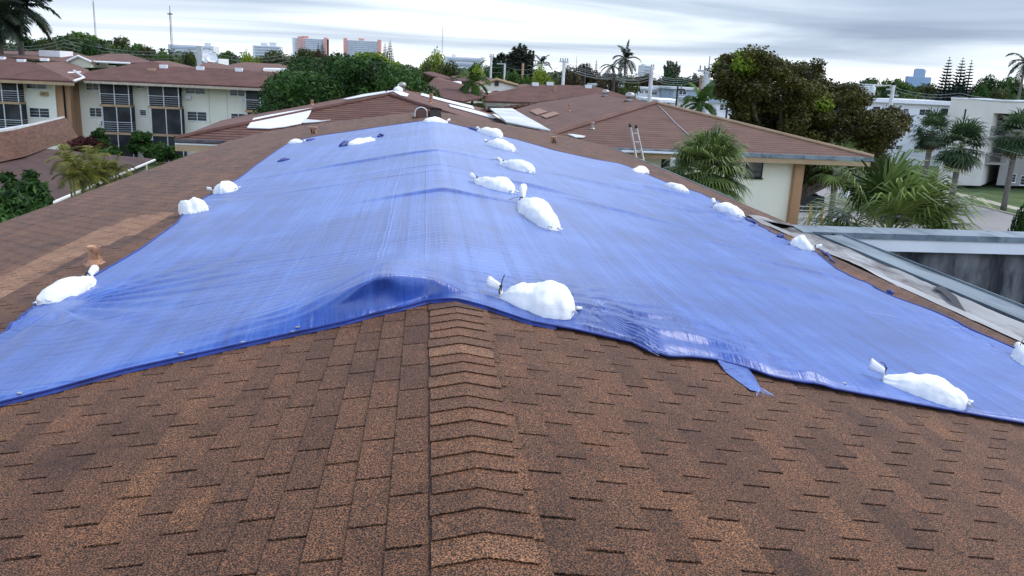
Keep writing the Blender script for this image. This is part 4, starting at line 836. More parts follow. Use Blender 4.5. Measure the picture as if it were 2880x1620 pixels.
patch(b3, [(1596, 381), (1614, 382), (1646, 387), (1638, 391), (1618, 390)], AP, nS3, M_MEMB2)
Pl = [PL(*q, AP, nS3) + Vector((0, 0, .02)) for q in ((1850, 297), (1870, 316), (1900, 348), (1938, 382))]
b = MB(); b.tube(Pl, .022, 5); b.build('lightning_cable', M_ALU, b3)
turbine(PL(1703, 270, AP, nW3), .20, 'round turbine vent near the ridge of the third roof, farther one'); turbine(PL(1771, 284, AP, nW3), .23, 'round turbine vent near the ridge of the third roof, nearer the hip')
vpipe(1600, 312, .32, .06, 'bent rusty vent pipe beside the tan shingle patches', AP, nW3); vpipe(1666, 363, .26, .06, 'tan vent pipe just below the hip of the third roof', AP, nS3, M_ALU)
# extension ladder against the eave
o = thing('ladder', (7.3, 28.6, 0), 'aluminium extension ladder with dark end caps leaning on the right roof eave', 'ladder')
T0, T1 = D(1772, 352, 29.0), D(1789, 355, 29.25); B0, B1 = D(1800, 500, 28.2), D(1822, 507, 28.45)
T0v, B0v = T0, B0; d0 = (B0 - T0); d1 = (B1 - T1)
ft = lambda T, d: T + d * ((T.z - 0.0) / -d.z)
for T, d in ((T0, d0), (T1, d1)):
    b = MB(); b.tube([T, ft(T, d)], .040, 8); b.build('rail', M_ALU, o, True)
    b = MB(); dn_ = d.normalized(); b.tube([T - dn_ * .04, T + dn_ * .07], .052, 8); b.build('end_cap', M_BLK, o, True)
for k in range(26):
    q = .28 + k * .32; a = T0 + d0.normalized() * q; c = T1 + d1.normalized() * q
    if a.z < .15: break
    b = MB(); b.tube([a, c], .019, 6); b.build('rung', M_ALU, o)

# ================================================================== three-storey apartment block on the left
def c1(x, y): return (x / 3.578, y / 3.578)
def hs(root, name, pts, m, th=.15): b = MB(); b.slab([D(*p) for p in pts], th); return b.build(name, m, root)
bl = thing('apartment_block', (-20, 90, 0), 'three-storey cream apartment block with screened balconies and brown hip roof, left background', 'building')
FY, BYF = 86.0, 84.7
xw0 = D(*c1(735, 1000), FY).x; xw1 = D(830, 260, FY).x
wallbox(bl, xw0, xw1, FY, 98, 7.3, M_CREAM)
ZF = [0.05, 2.72, 5.32, 7.30]
def balcony(root, pxa, pxb, Yf, Yw, k, rails=True, split=2, dark=False):
    """screened balcony between two columns of the photo, floor k"""
    za, zb = ZF[k], ZF[k + 1]; zc = (za + zb) / 2; xa = D_z(pxa, Yf, zc).x; xb = D_z(pxb, Yf, zc).x; zt = zb - (.20 if k < 2 else 0.0)
    b = MB(); b.box((xa - .06, Yf - .06, za - .20 if k else 0), (xb + .06, Yw, za + .02)); p = b.build('balcony', M_TAN, root)
    b = MB(); b.box((xa + .05, Yf + .05, za + .02), (xb - .05, Yf + .07, zt)); b.box((xb - .07, Yf + .07, za + .02), (xb - .05, Yw, zt)); b.box((xa + .05, Yf + .07, za + .02), (xa + .07, Yw, zt)); s_ = b.build('insect_screen', M_SCREEN, None); s_.parent = p
    b = MB(); n = split
    for i in range(n + 1): x = xa + (xb - xa) * i / n; b = MB(); b.box((x - .038, Yf - .03, za + .02), (x + .038, Yf + .05, zt)); q = b.build('post', M_RAIL, None); q.parent = p
    if rails and k > 0:
        b = MB()
        for i in range(5): z = za + .18 + i * .2; b.box((xa + .05, Yf - .025, z - .010 - (i == 4) * .015), (xb - .05, Yf + .02, z + .010 + (i == 4) * .015)); b.box((xb - .045, Yf + .05, z - .015), (xb - .02, Yw - .1, z + .015))
        q = b.build('railing', M_RAIL, None); q.parent = p
    return p
for k in (0, 1, 2):
    balcony(bl, (1050, 1035, 1003)[k] / 3.578, (1340, 1322, 1295)[k] / 3.578, BYF, FY, k, rails=(k != 0))
    balcony(bl, (1540, 1522, 1492)[k] / 3.578, (1845, 1825, 1797)[k] / 3.578, BYF, FY, k, rails=(k == 2))
    balcony(bl, (2500, 2487, 2470)[k] / 3.578, (2790, 2780, 2765)[k] / 3.578, BYF, FY, k)
for q in ((870, 825, 990, 903), (1380, 842, 1445, 885), (1870, 862, 2060, 940), (2315, 885, 2465, 962), (680, 857, 738, 895), (702, 1085, 750, 1175), (905, 1088, 1020, 1172), (1410, 1107, 1470, 1160), (1890, 1127, 2078, 1213), (2330, 1147, 2470, 1230), (735, 1375, 785, 1455), (925, 1375, 1020, 1440), (1890, 1390, 2078, 1480)):
    pwin(bl, q[0] / 3.578, q[1] / 3.578, q[2] / 3.578, q[3] / 3.578, FY, 1 if q[2] - q[0] < 80 else 2, 3)
for q in ((1875, 965, 1925, 997), (2435, 985, 2475, 1020), (1005, 1215, 1030, 1247)):
    A = D(q[0] / 3.578, q[3] / 3.578, FY); C = D(q[2] / 3.578, q[1] / 3.578, FY); b = MB(); b.box((A.x, FY - .35, A.z), (C.x, FY, C.z)); a = b.build('air_conditioner', M_WHITE, bl)
    b = MB(); b.box((A.x + .15, FY - .37, A.z + .15), (C.x - .15, FY - .34, C.z - .15)); g = b.build('grille', M_DARK, None); g.parent = a
b = MB()
for x in (2100, 2280): P0 = D(x / 3.578, 900 / 3.578, FY); b.box((P0.x - .03, FY - .04, 0), (P0.x + .03, FY, 7.2))
b.build('downpipe', M_CREAM2, bl)
PS0 = D(500, 233.5, 84.0); nSl = Vector((0, -.195, 1))
pts = [PL(*q, PS0, nSl) for q in ((236, 223), (640, 240), (830, 249.5))] + [PL(*q, PS0, nSl) for q in ((830, 204), (720, 200), (475, 187), (430, 171), (250, 200), (232, 208))]
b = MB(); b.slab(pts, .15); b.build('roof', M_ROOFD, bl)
hs(bl, 'roof', [(430, 171, 97), (475, 171, 108), (565, 193, 101), (475, 187, 95)], M_ROOFP)  # this slope's stronger light put in as the paler shingle
b = MB(); e0, e1 = pts[0], pts[2]; b.hexa([(e0.x, e0.y - .05, e0.z - .34), (e1.x, e1.y - .05, e1.z - .34), (e1.x, e1.y, e1.z - .34), (e0.x, e0.y, e0.z - .34), (e0.x, e0.y - .05, e0.z - .12), (e1.x, e1.y - .05, e1.z - .12), (e1.x, e1.y, e1.z - .12), (e0.x, e0.y, e0.z - .12)]); b.build('fascia', mat('pale_fascia', (.62, .50, .38), .8), bl)
# left wing
WF = 83.6; xl0 = D(-260, 300, WF).x; xl1 = D(*c1(560, 1000), WF).x
wallbox(bl, xl0, xl1, WF, 98, 7.25, M_CREAM)
wallbox(bl, xl1 - .05, D(*c1(700, 1000), WF).x, WF + .15, FY + 2, 7.25, M_TANP, 'pillar')
wallbox(bl, D(*c1(640, 1000), WF).x, D(*c1(652, 1000), WF).x, WF - .05, WF + .16, 7.25, M_DARK, 'pillar_groove')
for k in (1, 2): balcony(bl, (-120, -150)[k - 1] / 3.578, (215, 178)[k - 1] / 3.578, WF - 1.3, WF, k, rails=True)
balcony(bl, -100 / 3.578, 240 / 3.578, WF - 1.3, WF, 0)
for q in ((268, 818, 465, 890), (302, 1090, 495, 1180), (425, 1380, 525, 1450)): pwin(bl, q[0] / 3.578, q[1] / 3.578, q[2] / 3.578, q[3] / 3.578, WF, 2, 3)
A = D(415 / 3.578, 962 / 3.578, WF); C = D(485 / 3.578, 925 / 3.578, WF); b = MB(); b.box((A.x, WF - .3, A.z), (C.x, WF, C.z)); a = b.build('air_conditioner', M_TAN, bl); b = MB(); b.box((A.x + .15, WF - .33, A.z + .15), (C.x - .15, WF - .29, C.z - .15)); g = b.build('grille', M_DARK, None); g.parent = a
PW0 = D(100, 223.5, 81.6)
pw = [PL(*q, PW0, nSl) for q in ((-240, 209), (208, 228.5), (100, 177), (0, 158), (-240, 150))]
b = MB(); b.slab(pw, .15); b.build('roof', M_ROOFD, bl)
hs(bl, 'roof', [(100, 176.5, 96), (190, 172, 106), (250, 197, 100), (236, 222, 84.5), (208, 229, 81.7)], M_ROOFP)
b = MB(); e0, e1 = pw[0], pw[1]; b.hexa([(e0.x, e0.y - .05, e0.z - .40), (e1.x, e1.y - .05, e1.z - .40), (e1.x, e1.y, e1.z - .40), (e0.x, e0.y, e0.z - .40), (e0.x, e0.y - .05, e0.z - .14), (e1.x, e1.y - .05, e1.z - .14), (e1.x, e1.y, e1.z - .14), (e0.x, e0.y, e0.z - .14)]); b.build('fascia', M_TAN, bl)
hs(bl, 'valley_flashing', [(190, 202, 90), (228, 200, 92), (228, 202.5, 92), (192, 205, 90)], M_WHITE, .05)
b = MB(); b.tube([D(208, 203, 88) + Vector((0, 0, .15)), D(237, 221, 84.2) + Vector((0, 0, .1)), D(207, 229.5, 81.6) + Vector((0, 0, .05))], .10, 5); b.build('roof_gutter', M_WHITE, bl)
for px, py in ((460, 191), (563, 196), (672, 200), (426, 197)):
    P = PL(px, py, PS0, nSl); b = MB(); b.box((P.x - .35, P.y - .2, P.z - .05), (P.x + .35, P.y + .3, P.z + .32 if px != 426 else P.z + .15)); b.build('roof_vent', M_WHITE if px != 426 else M_TAN, bl)
for px, py in ((125, 170), (60, 173), (3, 166)):
    P = PL(px, py, PW0, nSl); P.z = max(P.z, 8); b = MB(); b.box((P.x - .35, P.y - .2, P.z - .05), (P.x + .35, P.y + .3, P.z + .22)); b.build('roof_vent', M_WHITE, bl)

# houses behind it, each its own thing
def house(label, cat, loc, faces, walls=(), extras=()):
    o = thing('house', loc, label, cat)
    for pts, m in faces: hs(o, 'roof', pts, m)
    for (pa, pb, Y, ztop, depth, m) in walls:
        xa, xb = D(pa, 200, Y).x, D(pb, 200, Y).x; wallbox(o, xa, xb, Y, Y + depth, ztop, m)
    return o
z_ = lambda px, py, Y: D(px, py, Y).z
h = house('long brown roof with a white flat skylight box, behind the left block', 'building', (-60, 115, 0),
      [([(-60, 150, 104), (190, 174, 104), (248, 158, 118), (205, 147, 124), (20, 143, 124), (-60, 140, 124)], M_ROOFP)], [(-40, 200, 105, 7.4, 14, M_CREAM)])
A = D(110, 158, 112); C = D(168, 147, 112); b = MB(); b.box((A.x, 112, A.z), (C.x, 116, A.z + .75)); b.build('skylight', M_WHITE, h)
g_ = thing('house', D_z(222, 103, 0), 'small cream gable end with white verge trim behind the left block', 'building')
b = MB(); P = [D(190, 172, 103), D(220, 158.5, 103), D(255, 174, 103), D(255, 190, 103), D(190, 190, 103)]; b.quad(*P); [b.quad(P[i], P[(i + 1) % 5], P[(i + 1) % 5] + Vector((0, 8, 0)), P[i] + Vector((0, 8, 0))) for i in range(5)]; b.build('gable_wall', M_CREAM2, g_)
b = MB(); q0, q1, q2 = D(188, 172, 102.7), D(220, 157, 102.7), D(257, 173.5, 102.7); k = Vector((0, 9, 0)); b.slab([q0, q1, q1 + k, q0 + k], .12); b.slab([q1, q2, q2 + k, q1 + k], .12); b.build('roof', M_ROOFP, g_)
b = MB(); b.tube([q0, q1, q2], .13, 5); b.build('verge_trim', M_WHITE, g_)
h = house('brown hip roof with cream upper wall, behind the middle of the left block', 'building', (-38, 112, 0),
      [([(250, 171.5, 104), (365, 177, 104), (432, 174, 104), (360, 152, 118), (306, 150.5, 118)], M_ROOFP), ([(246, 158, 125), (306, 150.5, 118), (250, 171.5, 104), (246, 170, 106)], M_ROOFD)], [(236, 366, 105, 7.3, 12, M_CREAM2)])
b = MB(); b.tube([D(250, 172.5, 103.9), D(366, 178, 103.9)], .12, 5); b.build('fascia', M_WHITE, h)
for a_, c_ in ((264, 277), (306, 328), (335, 348)): A = D(a_, 183, 105); C = D(c_, 174, 105); b = MB(); b.box((A.x, 104.9, A.z), (C.x, 105.02, C.z)); b.build('window', M_DARK, h)
h = house('pair of faded brown roofs seen between palms and the dark centre tree', 'building', (-20, 115, 0),
      [([(560, 190, 100), (600, 192, 100), (830, 207, 100), (826, 190, 112), (786, 180, 120), (740, 178, 118), (690, 174, 120), (668, 178, 116), (640, 183, 110), (590, 173, 114), (565, 181, 108)], M_ROOFP)], [(600, 830, 101, 7.2, 12, M_CREAM2)])
hs(h, 'flat_roof', [(740, 193, 99), (826, 195, 99), (828, 192, 104), (742, 191, 104)], M_WHITE, .25); hs(h, 'flat_roof', [(742, 201, 97), (824, 205, 97), (826, 199, 103), (744, 197, 103)], M_TAN, .3)
# white roof unit with satellite dishes
o = thing('dish_platform', D_z(590, 118, 0), 'white rooftop plant room carrying three satellite dishes', 'building'); b = MB(); A = D(566, 183, 118); C = D(614, 165, 118); b.box((A.x, 118, 0), (C.x, 124, C.z)); b.build('wall', M_WHITE, o)
b = MB(); q = D(561, 183, 117); t_ = D(558, 130, 117); b.box((q.x - .35, 117, 0), (q.x + .35, 117.6, t_.z)); b.build('post', M_CONC, o)
for px, py, r in ((565, 160, .7), (582, 159, .9), (596, 163, .7)):
    c = D(px, py, 117.5); b = MB(); ax = Vector((.35, -1, .35)).normalized(); b.lathe([(.05, -.15), (r * .6, -.08), (r, .1), (r * .97, .13), (r * .6, -.04)], c, 16, ax=ax); b.tube([c, c + Vector((0, 0, -1.6))], .06, 5); b.tube([c + ax * .1, c + ax * .8], .03, 4); b.build('satellite_dish', M_WHITE, o)

# ---------------- low building by our left eave
lb = thing('low_building', (-28, 52, 0), 'low building with wide brown shingle roof and brick-brown mansard, behind the small palms', 'building')
zl = 3.4; e0, e1 = G(434, 448, zl), G(108, 582, zl - .1); up0 = G(125, 417, 4.6)
tip, back = G(434, 447, zl), G(120, 417, 4.3); m0 = G(-160, 490, 4.3); low0 = G(-200, 700, zl - .1)
b = MB(); b.slab([tip, back, m0, low0, e1], .12); b.build('roof', mat('shingle_low', (0.105, 0.058, 0.050), .9, (0.07, 0.038, 0.033), .7, 8), lb)
b = MB(); b.tube([tip + Vector((.05, -.05, -.06)), e1 + Vector((.05, -.05, -.06)), low0 + Vector((.05, 0, -.06))], .07, 5); b.build('gutter', M_WHITE, lb)
b = MB(); b.slab([tip + Vector((-.5, .1, -.15)), back + Vector((0, -1, -1.2)), m0 + Vector((0, 0, -1.2)), low0 + Vector((-.5, 0, -.15)), e1 + Vector((-.5, .2, -.15))], 3.0); b.build('wall', M_CREAM2, lb)
t0, t1 = D(100, 350, back.y + 1.6), D(-160, 395, m0.y + 1.6)
b = MB(); b.hexa([tuple(m0), tuple(back), (back.x - 1, back.y + 8, back.z), (m0.x, m0.y + 8, m0.z), tuple(t1), tuple(t0), (t0.x - 1, t0.y + 7, t0.z), (t1.x, t1.y + 7, t1.z)]); b.build('mansard', mat('mansard_shingle', (0.17, 0.085, 0.055), .9, (0.09, 0.042, 0.03), 1.6, 8, (1, 1, 4)), lb)
b = MB(); b.slab([t1 + Vector((0, 0, .12)), t0 + Vector((.1, 0, .12)), t0 + Vector((-1, 6.8, .12)), t1 + Vector((0, 6.8, .12))], .2); b.build('flat_roof', M_MEMB2, lb)
b = MB(); b.tube([m0 + Vector((0, -.03, .03)), back + Vector((0, -.03, .03))], .05, 5); b.build('flashing', M_TAN, lb)

# ================================================================== roofs in the middle distance
h = thing('apartment_building', (13, 78, 0), 'wide brown hip roof beyond the white valley sheet, centre right background', 'building')
ZE = 7.4; EY = G(1362, 284, ZE).y
PM0 = G(1420, 285, ZE); nM = Vector((0, -.185, 1))
pm = [PL(*q, PM0, nM) for q in ((1346, 276), (1362, 284), (1523, 288), (1700, 296), (1860, 300), (1686, 246), (1630, 240), (1493, 237))]
b = MB(); b.slab(pm, .15); b.build('roof', M_ROOFD, h)
hs(h, 'roof', [(1346, 277, pm[0].y), (1493, 238, pm[-1].y), (1470, 236, pm[-1].y + 8), (1363, 262, pm[-1].y - 4), (1366, 258, pm[-1].y)], M_ROOFP)
b = MB(); a, c = pm[1], pm[3]; b.hexa([(a.x, a.y - .06, a.z - .45), (c.x, c.y - .06, c.z - .45), (c.x, c.y, c.z - .45), (a.x, a.y, a.z - .45), (a.x, a.y - .06, a.z - .15), (c.x, c.y - .06, c.z - .15), (c.x, c.y, c.z - .15), (a.x, a.y, a.z - .15)]); b.build('fascia', mat('beige_fascia', (.5, .45, .36), .8), h)
wy = pm[1].y + 1.0; xa, xb = D(1391, 300, wy).x, D(1860, 300, wy).x; wallbox(h, xa, xb, wy, wy + 16, 7.2, M_CREAM2)
for a_, c_ in ((1413, 1475), (1476, 1530)): A = D(a_, 322, wy); C = D(c_, 292, wy); window(h, A.x, C.x, A.z, C.z, wy, 2, 3)
for px, py in ((1505, 240.5), (1546, 239), (1654, 247)): P = PL(px, py, PM0, nM); b = MB(); b.box((P.x - .3, P.y - .2, P.z - .05), (P.x + .35, P.y + .3, P.z + .3)); b.build('roof_vent', M_WHITE, h)
for px, py in ((1561, 258), (1560, 252)): P = PL(px, py, PM0, nM); b = MB(); b.lathe([(.1, -.1), (.1, .35), (.14, .36), (.14, .42)], P, 8); b.build('vent_pipe', M_TAN, h)
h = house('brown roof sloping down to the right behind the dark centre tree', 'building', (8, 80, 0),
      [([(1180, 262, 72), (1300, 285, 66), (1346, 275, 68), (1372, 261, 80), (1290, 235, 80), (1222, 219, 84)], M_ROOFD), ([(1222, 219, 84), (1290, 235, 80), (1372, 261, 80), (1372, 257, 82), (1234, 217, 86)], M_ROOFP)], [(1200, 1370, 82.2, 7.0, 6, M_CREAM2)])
hs(h, 'valley_flashing', [(1358, 256, 79), (1382, 258, 79), (1370, 261, 78)], M_WHITE, .05)
h = house('small brown roof strip with white flashing left of the gable house', 'building', (10, 100, 0),
      [([(1190, 203, 98), (1213, 212, 96), (1296, 229, 92), (1292, 225, 98), (1222, 203, 104), (1212, 201, 106)], M_ROOFD)], [(1195, 1290, 98, 7.6, 6, M_CREAM2)])
hs(h, 'valley_flashing', [(1270, 229, 92), (1300, 239, 88), (1297, 229, 92), (1290, 226, 96)], M_WHITE, .05)
h = house('brown hip roof above the leafy clump in the centre distance', 'building', (14, 108, 0),
      [([(1266, 215, 98), (1320, 207, 110), (1337, 208, 108), (1341, 224, 96), (1300, 228, 95)], M_ROOFD)], [(1270, 1345, 99, 7.3, 8, M_CREAM2)])
g_ = thing('house', D_z(1398, 88, 0), 'cream gable-ended house with pale brown roof in the centre distance', 'building')
gy = 86; P = [D(1350, 240, gy), D(1397, 225, gy), D(1455, 240, gy), D(1455, 275, gy), D(1350, 275, gy)]; b = MB(); b.quad(*P); [b.quad(P[i], P[(i + 1) % 5], P[(i + 1) % 5] + Vector((0, 7, 0)), P[i] + Vector((0, 7, 0))) for i in range(5)]; b.build('gable_wall', M_CREAM, g_)
q0, q1, q2 = D(1338, 240, gy - .3), D(1397, 223, gy - .3), D(1458, 240, gy - .3); k = D(1370, 217.5, gy + 14) - q1; b = MB(); b.slab([q0, q1, q1 + k, q0 + k], .15); b.slab([q1, q2, q2 + k, q1 + k], .15); b.build('roof', M_ROOFP, g_)
b = MB(); b.tube([q0, q1, q2], .14, 5); b.build('verge_trim', M_TAN, g_)
c = D(1397, 233, gy - .1); b = MB(); b.box((c.x - .2, gy - .12, c.z - .3), (c.x + .2, gy - .02, c.z + .3)); b.build('gable_lamp', M_BLK, g_)

# ================================================================== white and beige blocks on the right
RY = 86.0
br = thing('apartment_block', (60, 95, 0), 'beige three-storey block with open stair recess at the right edge', 'building')
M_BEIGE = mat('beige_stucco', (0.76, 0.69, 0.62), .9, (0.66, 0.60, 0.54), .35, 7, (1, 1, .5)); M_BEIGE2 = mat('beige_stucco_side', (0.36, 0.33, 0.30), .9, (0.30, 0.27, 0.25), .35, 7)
x0 = D_z(2655, RY, 5).x; xr0 = D_z(2779, RY, 5).x; xr1 = D_z(2845, RY, 5).x; zt = D(2760, 281, RY).z; fg = 0.35
def skew(b, xa, xb, ya, yb, za, zb, k=.95): return b.hexa([(xa, ya, za), (xb, ya, za), (xb + (yb - ya) * k, yb, za), (xa + (yb - ya) * k, yb, za), (xa, ya, zb), (xb, ya, zb), (xb + (yb - ya) * k, yb, zb), (xa + (yb - ya) * k, yb, zb)])
b = MB(); skew(b, x0, xr0, RY, RY + 14, fg, zt); b.build('wall', M_BEIGE, br)
b = MB(); skew(b, xr0, xr1 + 20, RY + .002, RY + 13.9, zt - 1.3, zt - .002); b.build('wall', M_BEIGE, br)
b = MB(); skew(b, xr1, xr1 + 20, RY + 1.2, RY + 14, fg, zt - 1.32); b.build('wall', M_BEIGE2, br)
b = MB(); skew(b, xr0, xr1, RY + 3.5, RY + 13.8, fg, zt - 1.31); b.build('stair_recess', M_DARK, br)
for z in (2.9, 5.75):
    b = MB(); b.box((xr0, RY + .1, z - .22), (xr1, RY + 3.5, z)); q = b.build('landing', M_BEIGE2, br)
    b = MB(); b.box((xr0, RY + .12, z + .95), (xr1, RY + .2, z + 1.03)); n = 16
    for i in range(n): x = xr0 + (xr1 - xr0) * i / n; b.box((x, RY + .14, z), (x + .05, RY + .18, z + .96))
    rl = b.build('railing', mat('brown_rail', (.16, .13, .12), .6), None); rl.parent = q
b = MB(); skew(b, x0 - .1, xr1 + 20, RY - .1, RY + 14.1, zt, zt + .12); b.build('roof_edge', M_WHITE, br)
A = D(2709, 337, RY); B_ = D(2714, 307, RY); b = MB(); b.box((A.x, RY - .05, A.z), (A.x + .14, RY - .0, B_.z)); b.build('wall_slot', M_DARK, br)
for q in ((2868, 330, 2900, 358), (2838, 490, 2856, 512), (2870, 495, 2900, 520), (2866, 412, 2900, 440)): pwin(br, *q, RY + 1.2, 1, 3)
bw = thing('apartment_block', (55, 112, 0), 'white flat-roofed apartment block behind the dark spreading tree', 'building')
WY = 112.0; M_WALLW = mat('white_stucco', (0.92, 0.92, 0.93), .9, (0.84, 0.84, 0.86), .4, 5)
xa = D_z(2425, WY, 5).x; xb = D_z(2672, WY, 5).x; zt = D(2600, 293, WY).z
b = MB(); skew(b, xa, xb, WY, WY + 12, 0, zt); b.build('wall', M_WALLW, bw)
b = MB(); skew(b, xa - .8, xb + 1, WY - .9, WY + 13, zt, zt + .5); b.build('roof_slab', M_WHITE, bw)
for q in ((2542, 306, 2555, 314), (2586, 308, 2617, 324), (2506, 357, 2519, 367), (2532, 358, 2546, 367), (2570, 411, 2598, 427), (2498, 408, 2512, 420), (2520, 410, 2536, 420), (2455, 300, 2475, 315), (2579, 360, 2592, 376)): pwin(bw, *q, WY, 2 if q[2] - q[0] > 20 else 1, 2)
A = D(2645, 323, WY); C = D(2664, 306, WY); b = MB(); b.box((A.x, WY - .3, A.z), (C.x, WY, C.z)); b.build('balcony_screen', M_SCREEN, bw)
A = D(2643, 350, WY); C = D(2658, 328, WY); b = MB(); [b.box((A.x, WY - 1.0, A.z + i * .28), (C.x, WY - .95, A.z + i * .28 + .06)) for i in range(4)]; b.box((C.x, WY - 1, A.z - .2), (C.x + .08, WY - .9, C.z)); b.build('orange_railing', mat('orange_paint', (.45, .10, .05), .5), bw)
# low white houses between poles
def lowhouse(label, px0, px1, pyt, Y, m, rm, wins=(), over=.5):
    z = D((px0 + px1) / 2, pyt, Y).z; xa, xb = D_z(px0, Y, z).x, D_z(px1, Y, z).x; o = thing('house', ((xa + xb) / 2, Y, 0), label, 'building')
    b = MB(); b.box((xa, Y, 0), (xb, Y + 10, z - .3)); b.build('wall', m, o); b = MB(); b.box((xa - over, Y - over, z - .3), (xb + over, Y + 10.5, z)); b.build('flat_roof', rm, o)
    for q in wins: pwin(o, *q, Y, 2, 2)
    return o
M_BLUEW = mat('pale_blue_wall', (.42, .50, .56), .85, (.36, .43, .5), .5)
lowhouse('long white low-rise with pale blue roof edge between the utility poles', 1790, 1900, 247, 125, M_WALLW, M_MEMB2, [(1800, 256, 1808, 262), (1815, 256, 1823, 262), (1833, 259, 1847, 266), (1862, 260, 1876, 267)])
lowhouse('grey-blue low house with raised roof left of the big concrete pole', 1895, 1970, 246, 118, M_BLUEW, M_MEMB2, [(1910, 256, 1930, 266)])
lowhouse('white house with pale blue flat roof right of the big concrete pole', 1988, 2062, 281, 84, M_WALLW, M_BLUEW, [(2025, 294, 2048, 310)])
lowhouse('white flat roof glimpsed through bushes below the concrete poles', 1862, 1940, 282, 100, M_WALLW, M_WHITE, [(1864, 286, 1884, 296)])
lowhouse('small white roof just beyond the brown ridge, left of the dark poles', 1690, 1740, 238, 150, M_WALLW, M_WHITE, [(1700, 243, 1710, 248)])
lowhouse('tiny white roof strip left of the transformer pole far right', 2418, 2465, 236, 300, M_WALLW, M_WHITE, [(2425, 240, 2432, 244)])

# far towers and slabs
def tower(label, px0, px1, pyt, pyb, Y, m, stripe, nfl, cap=None, ends=None, depth=25, m_end=None):
    zt = D((px0 + px1) / 2, pyt, Y).z; xa, xb = D_z(px0, Y, zt).x, D_z(px1, Y, zt).x; o = thing('high_rise', ((xa + xb) / 2, Y, 0), label, 'high rise')
    b = MB(); b.box((xa, Y, 0), (xb, Y + depth, zt)); b.build('wall', m, o)
    zb_ = max(2, D((px0 + px1) / 2, pyb, Y).z - 10); b = MB(); fh = (zt - zb_) / nfl
    for i in range(nfl): b.box((xa + (xb - xa) * .08, Y - 1.0, zb_ + i * fh + fh * .25), (xb - (xb - xa) * .06, Y - .2, zb_ + i * fh + fh * .68))
    b.build('balcony_bands', stripe, o)
    if m_end:
        for a_, c_ in ends:
            b = MB(); b.box((D_z(a_, Y, zt).x, Y - 2, 0), (D_z(c_, Y, zt).x, Y + depth, zt + 2.5)); b.build('end_wall', m_end, o)
    if cap:
        for ic, (a_, c_, t_) in enumerate(cap): zz = D((a_ + c_) / 2, t_, Y).z; b = MB(); b.box((D_z(a_, Y, zt).x, Y + 2 + ic, zt + .01), (D_z(c_, Y, zt).x, Y + 14 - ic, zz)); b.build('roof_house', m_end or m, o)
    return o
M_PINK = mat('salmon_wall', (.85, .42, .36), .9, (.78, .38, .32), .05); M_PALE = mat('pale_high_rise', (.85, .84, .84), .9, (.74, .72, .73), .04, 4); M_BAND = mat('balcony_shade', (.55, .58, .66), .8, (.42, .46, .54), .06)
tower('salmon and white high-rise with a flat penthouse, the left one of the pair', 822, 920, 108, 140, 1500, M_PALE, M_BAND, 9, [(848, 867, 101)], [(838, 846), (852, 856), (911, 920)], 25, M_PINK)
tower('salmon-ended white high-rise on the skyline, the right one of the pair', 966, 1070, 114, 146, 1500, M_PALE, M_BAND, 9, [(1008, 1024, 108)], [(966, 976), (1062, 1071)], 25, M_PINK)
tower('long low white slab block on the skyline left of the salmon towers', 710, 790, 129, 142, 1400, M_PALE, M_BAND, 4, [(733, 750, 121), (757, 776, 120)])
tower('white apartment slab with dark bands on the skyline above the left roofs', 472, 600, 127, 140, 900, M_PALE, M_BAND, 3, [(574, 592, 121)])
tower('long pale office slab on the skyline behind the yellow-green trees', 1252, 1358, 161, 178, 700, M_PALE, M_BAND, 4, [(1272, 1282, 153)])
tower('small beige block on the horizon right of the leaning palm', 1809, 1834, 184, 196, 1100, M_PALE, M_BAND, 4, [(1811, 1818, 180)])
M_HAZE = mat('hazy_blue_wall', (.36, .47, .66), .8, (.33, .44, .62), .01)  # bluish tower with the distance haze put into its wall colour
o = tower('hazy blue stepped tower far off on the right horizon', 2556, 2620, 216, 228, 3500, M_HAZE, M_HAZE, 3, [(2573, 2602, 196), (2576, 2598, 193)])
# masts
def mast(label, px0, py0, px1, py1, Y, r):
    T = D(px0, py0, Y); B_ = D(px1, py1, Y); B_ = Vector((T.x, Y, 0)); o = thing('radio_mast', B_, label, 'radio mast', 'radio masts on the skyline'); b = MB()
    for a in (0, 2.1, 4.2): r_m = r; b.tube([(T.x + r * math.cos(a), Y + r * math.sin(a), 0), (T.x + r * .6 * math.cos(a), Y + r * .6 * math.sin(a), T.z)], r * .16, 4)
    n = 40
    for i in range(n): z0, z1 = T.z * i / n, T.z * (i + 1) / n; a = 2.1 * (i % 3); c = a + 2.1; b.tube([(T.x + r * math.cos(a) * .8, Y + r * math.sin(a) * .8, z0), (T.x + r * math.cos(c) * .8, Y + r * math.sin(c) * .8, z1)], r * .09, 3)
    b.build('lattice', M_TOWER, o); b = MB(); b.tube([T, T + Vector((0, 0, r * 5))], r * .25, 4); b.build('aerial', M_TOWER, o)
    return o
mast('thin radio mast rising off the top of the photo, far left', 262, 6, 270, 110, 900, .9)
m_ = mast('radio mast with a small head platform, left of centre', 478, 34, 485, 122, 900, 1.2)
T = D(478, 38, 900); b = MB(); b.box((T.x - 2, 898, T.z - 1), (T.x + 2, 902, T.z)); b.build('platform', M_TOWER, m_)
mast('very thin pale radio mast above the yellow-green trees', 1245, 82, 1243, 148, 1500, 1.1)
mast('short thin mast on the skyline right of the transformer poles', 1622, 165, 1622, 182, 1200, .7)

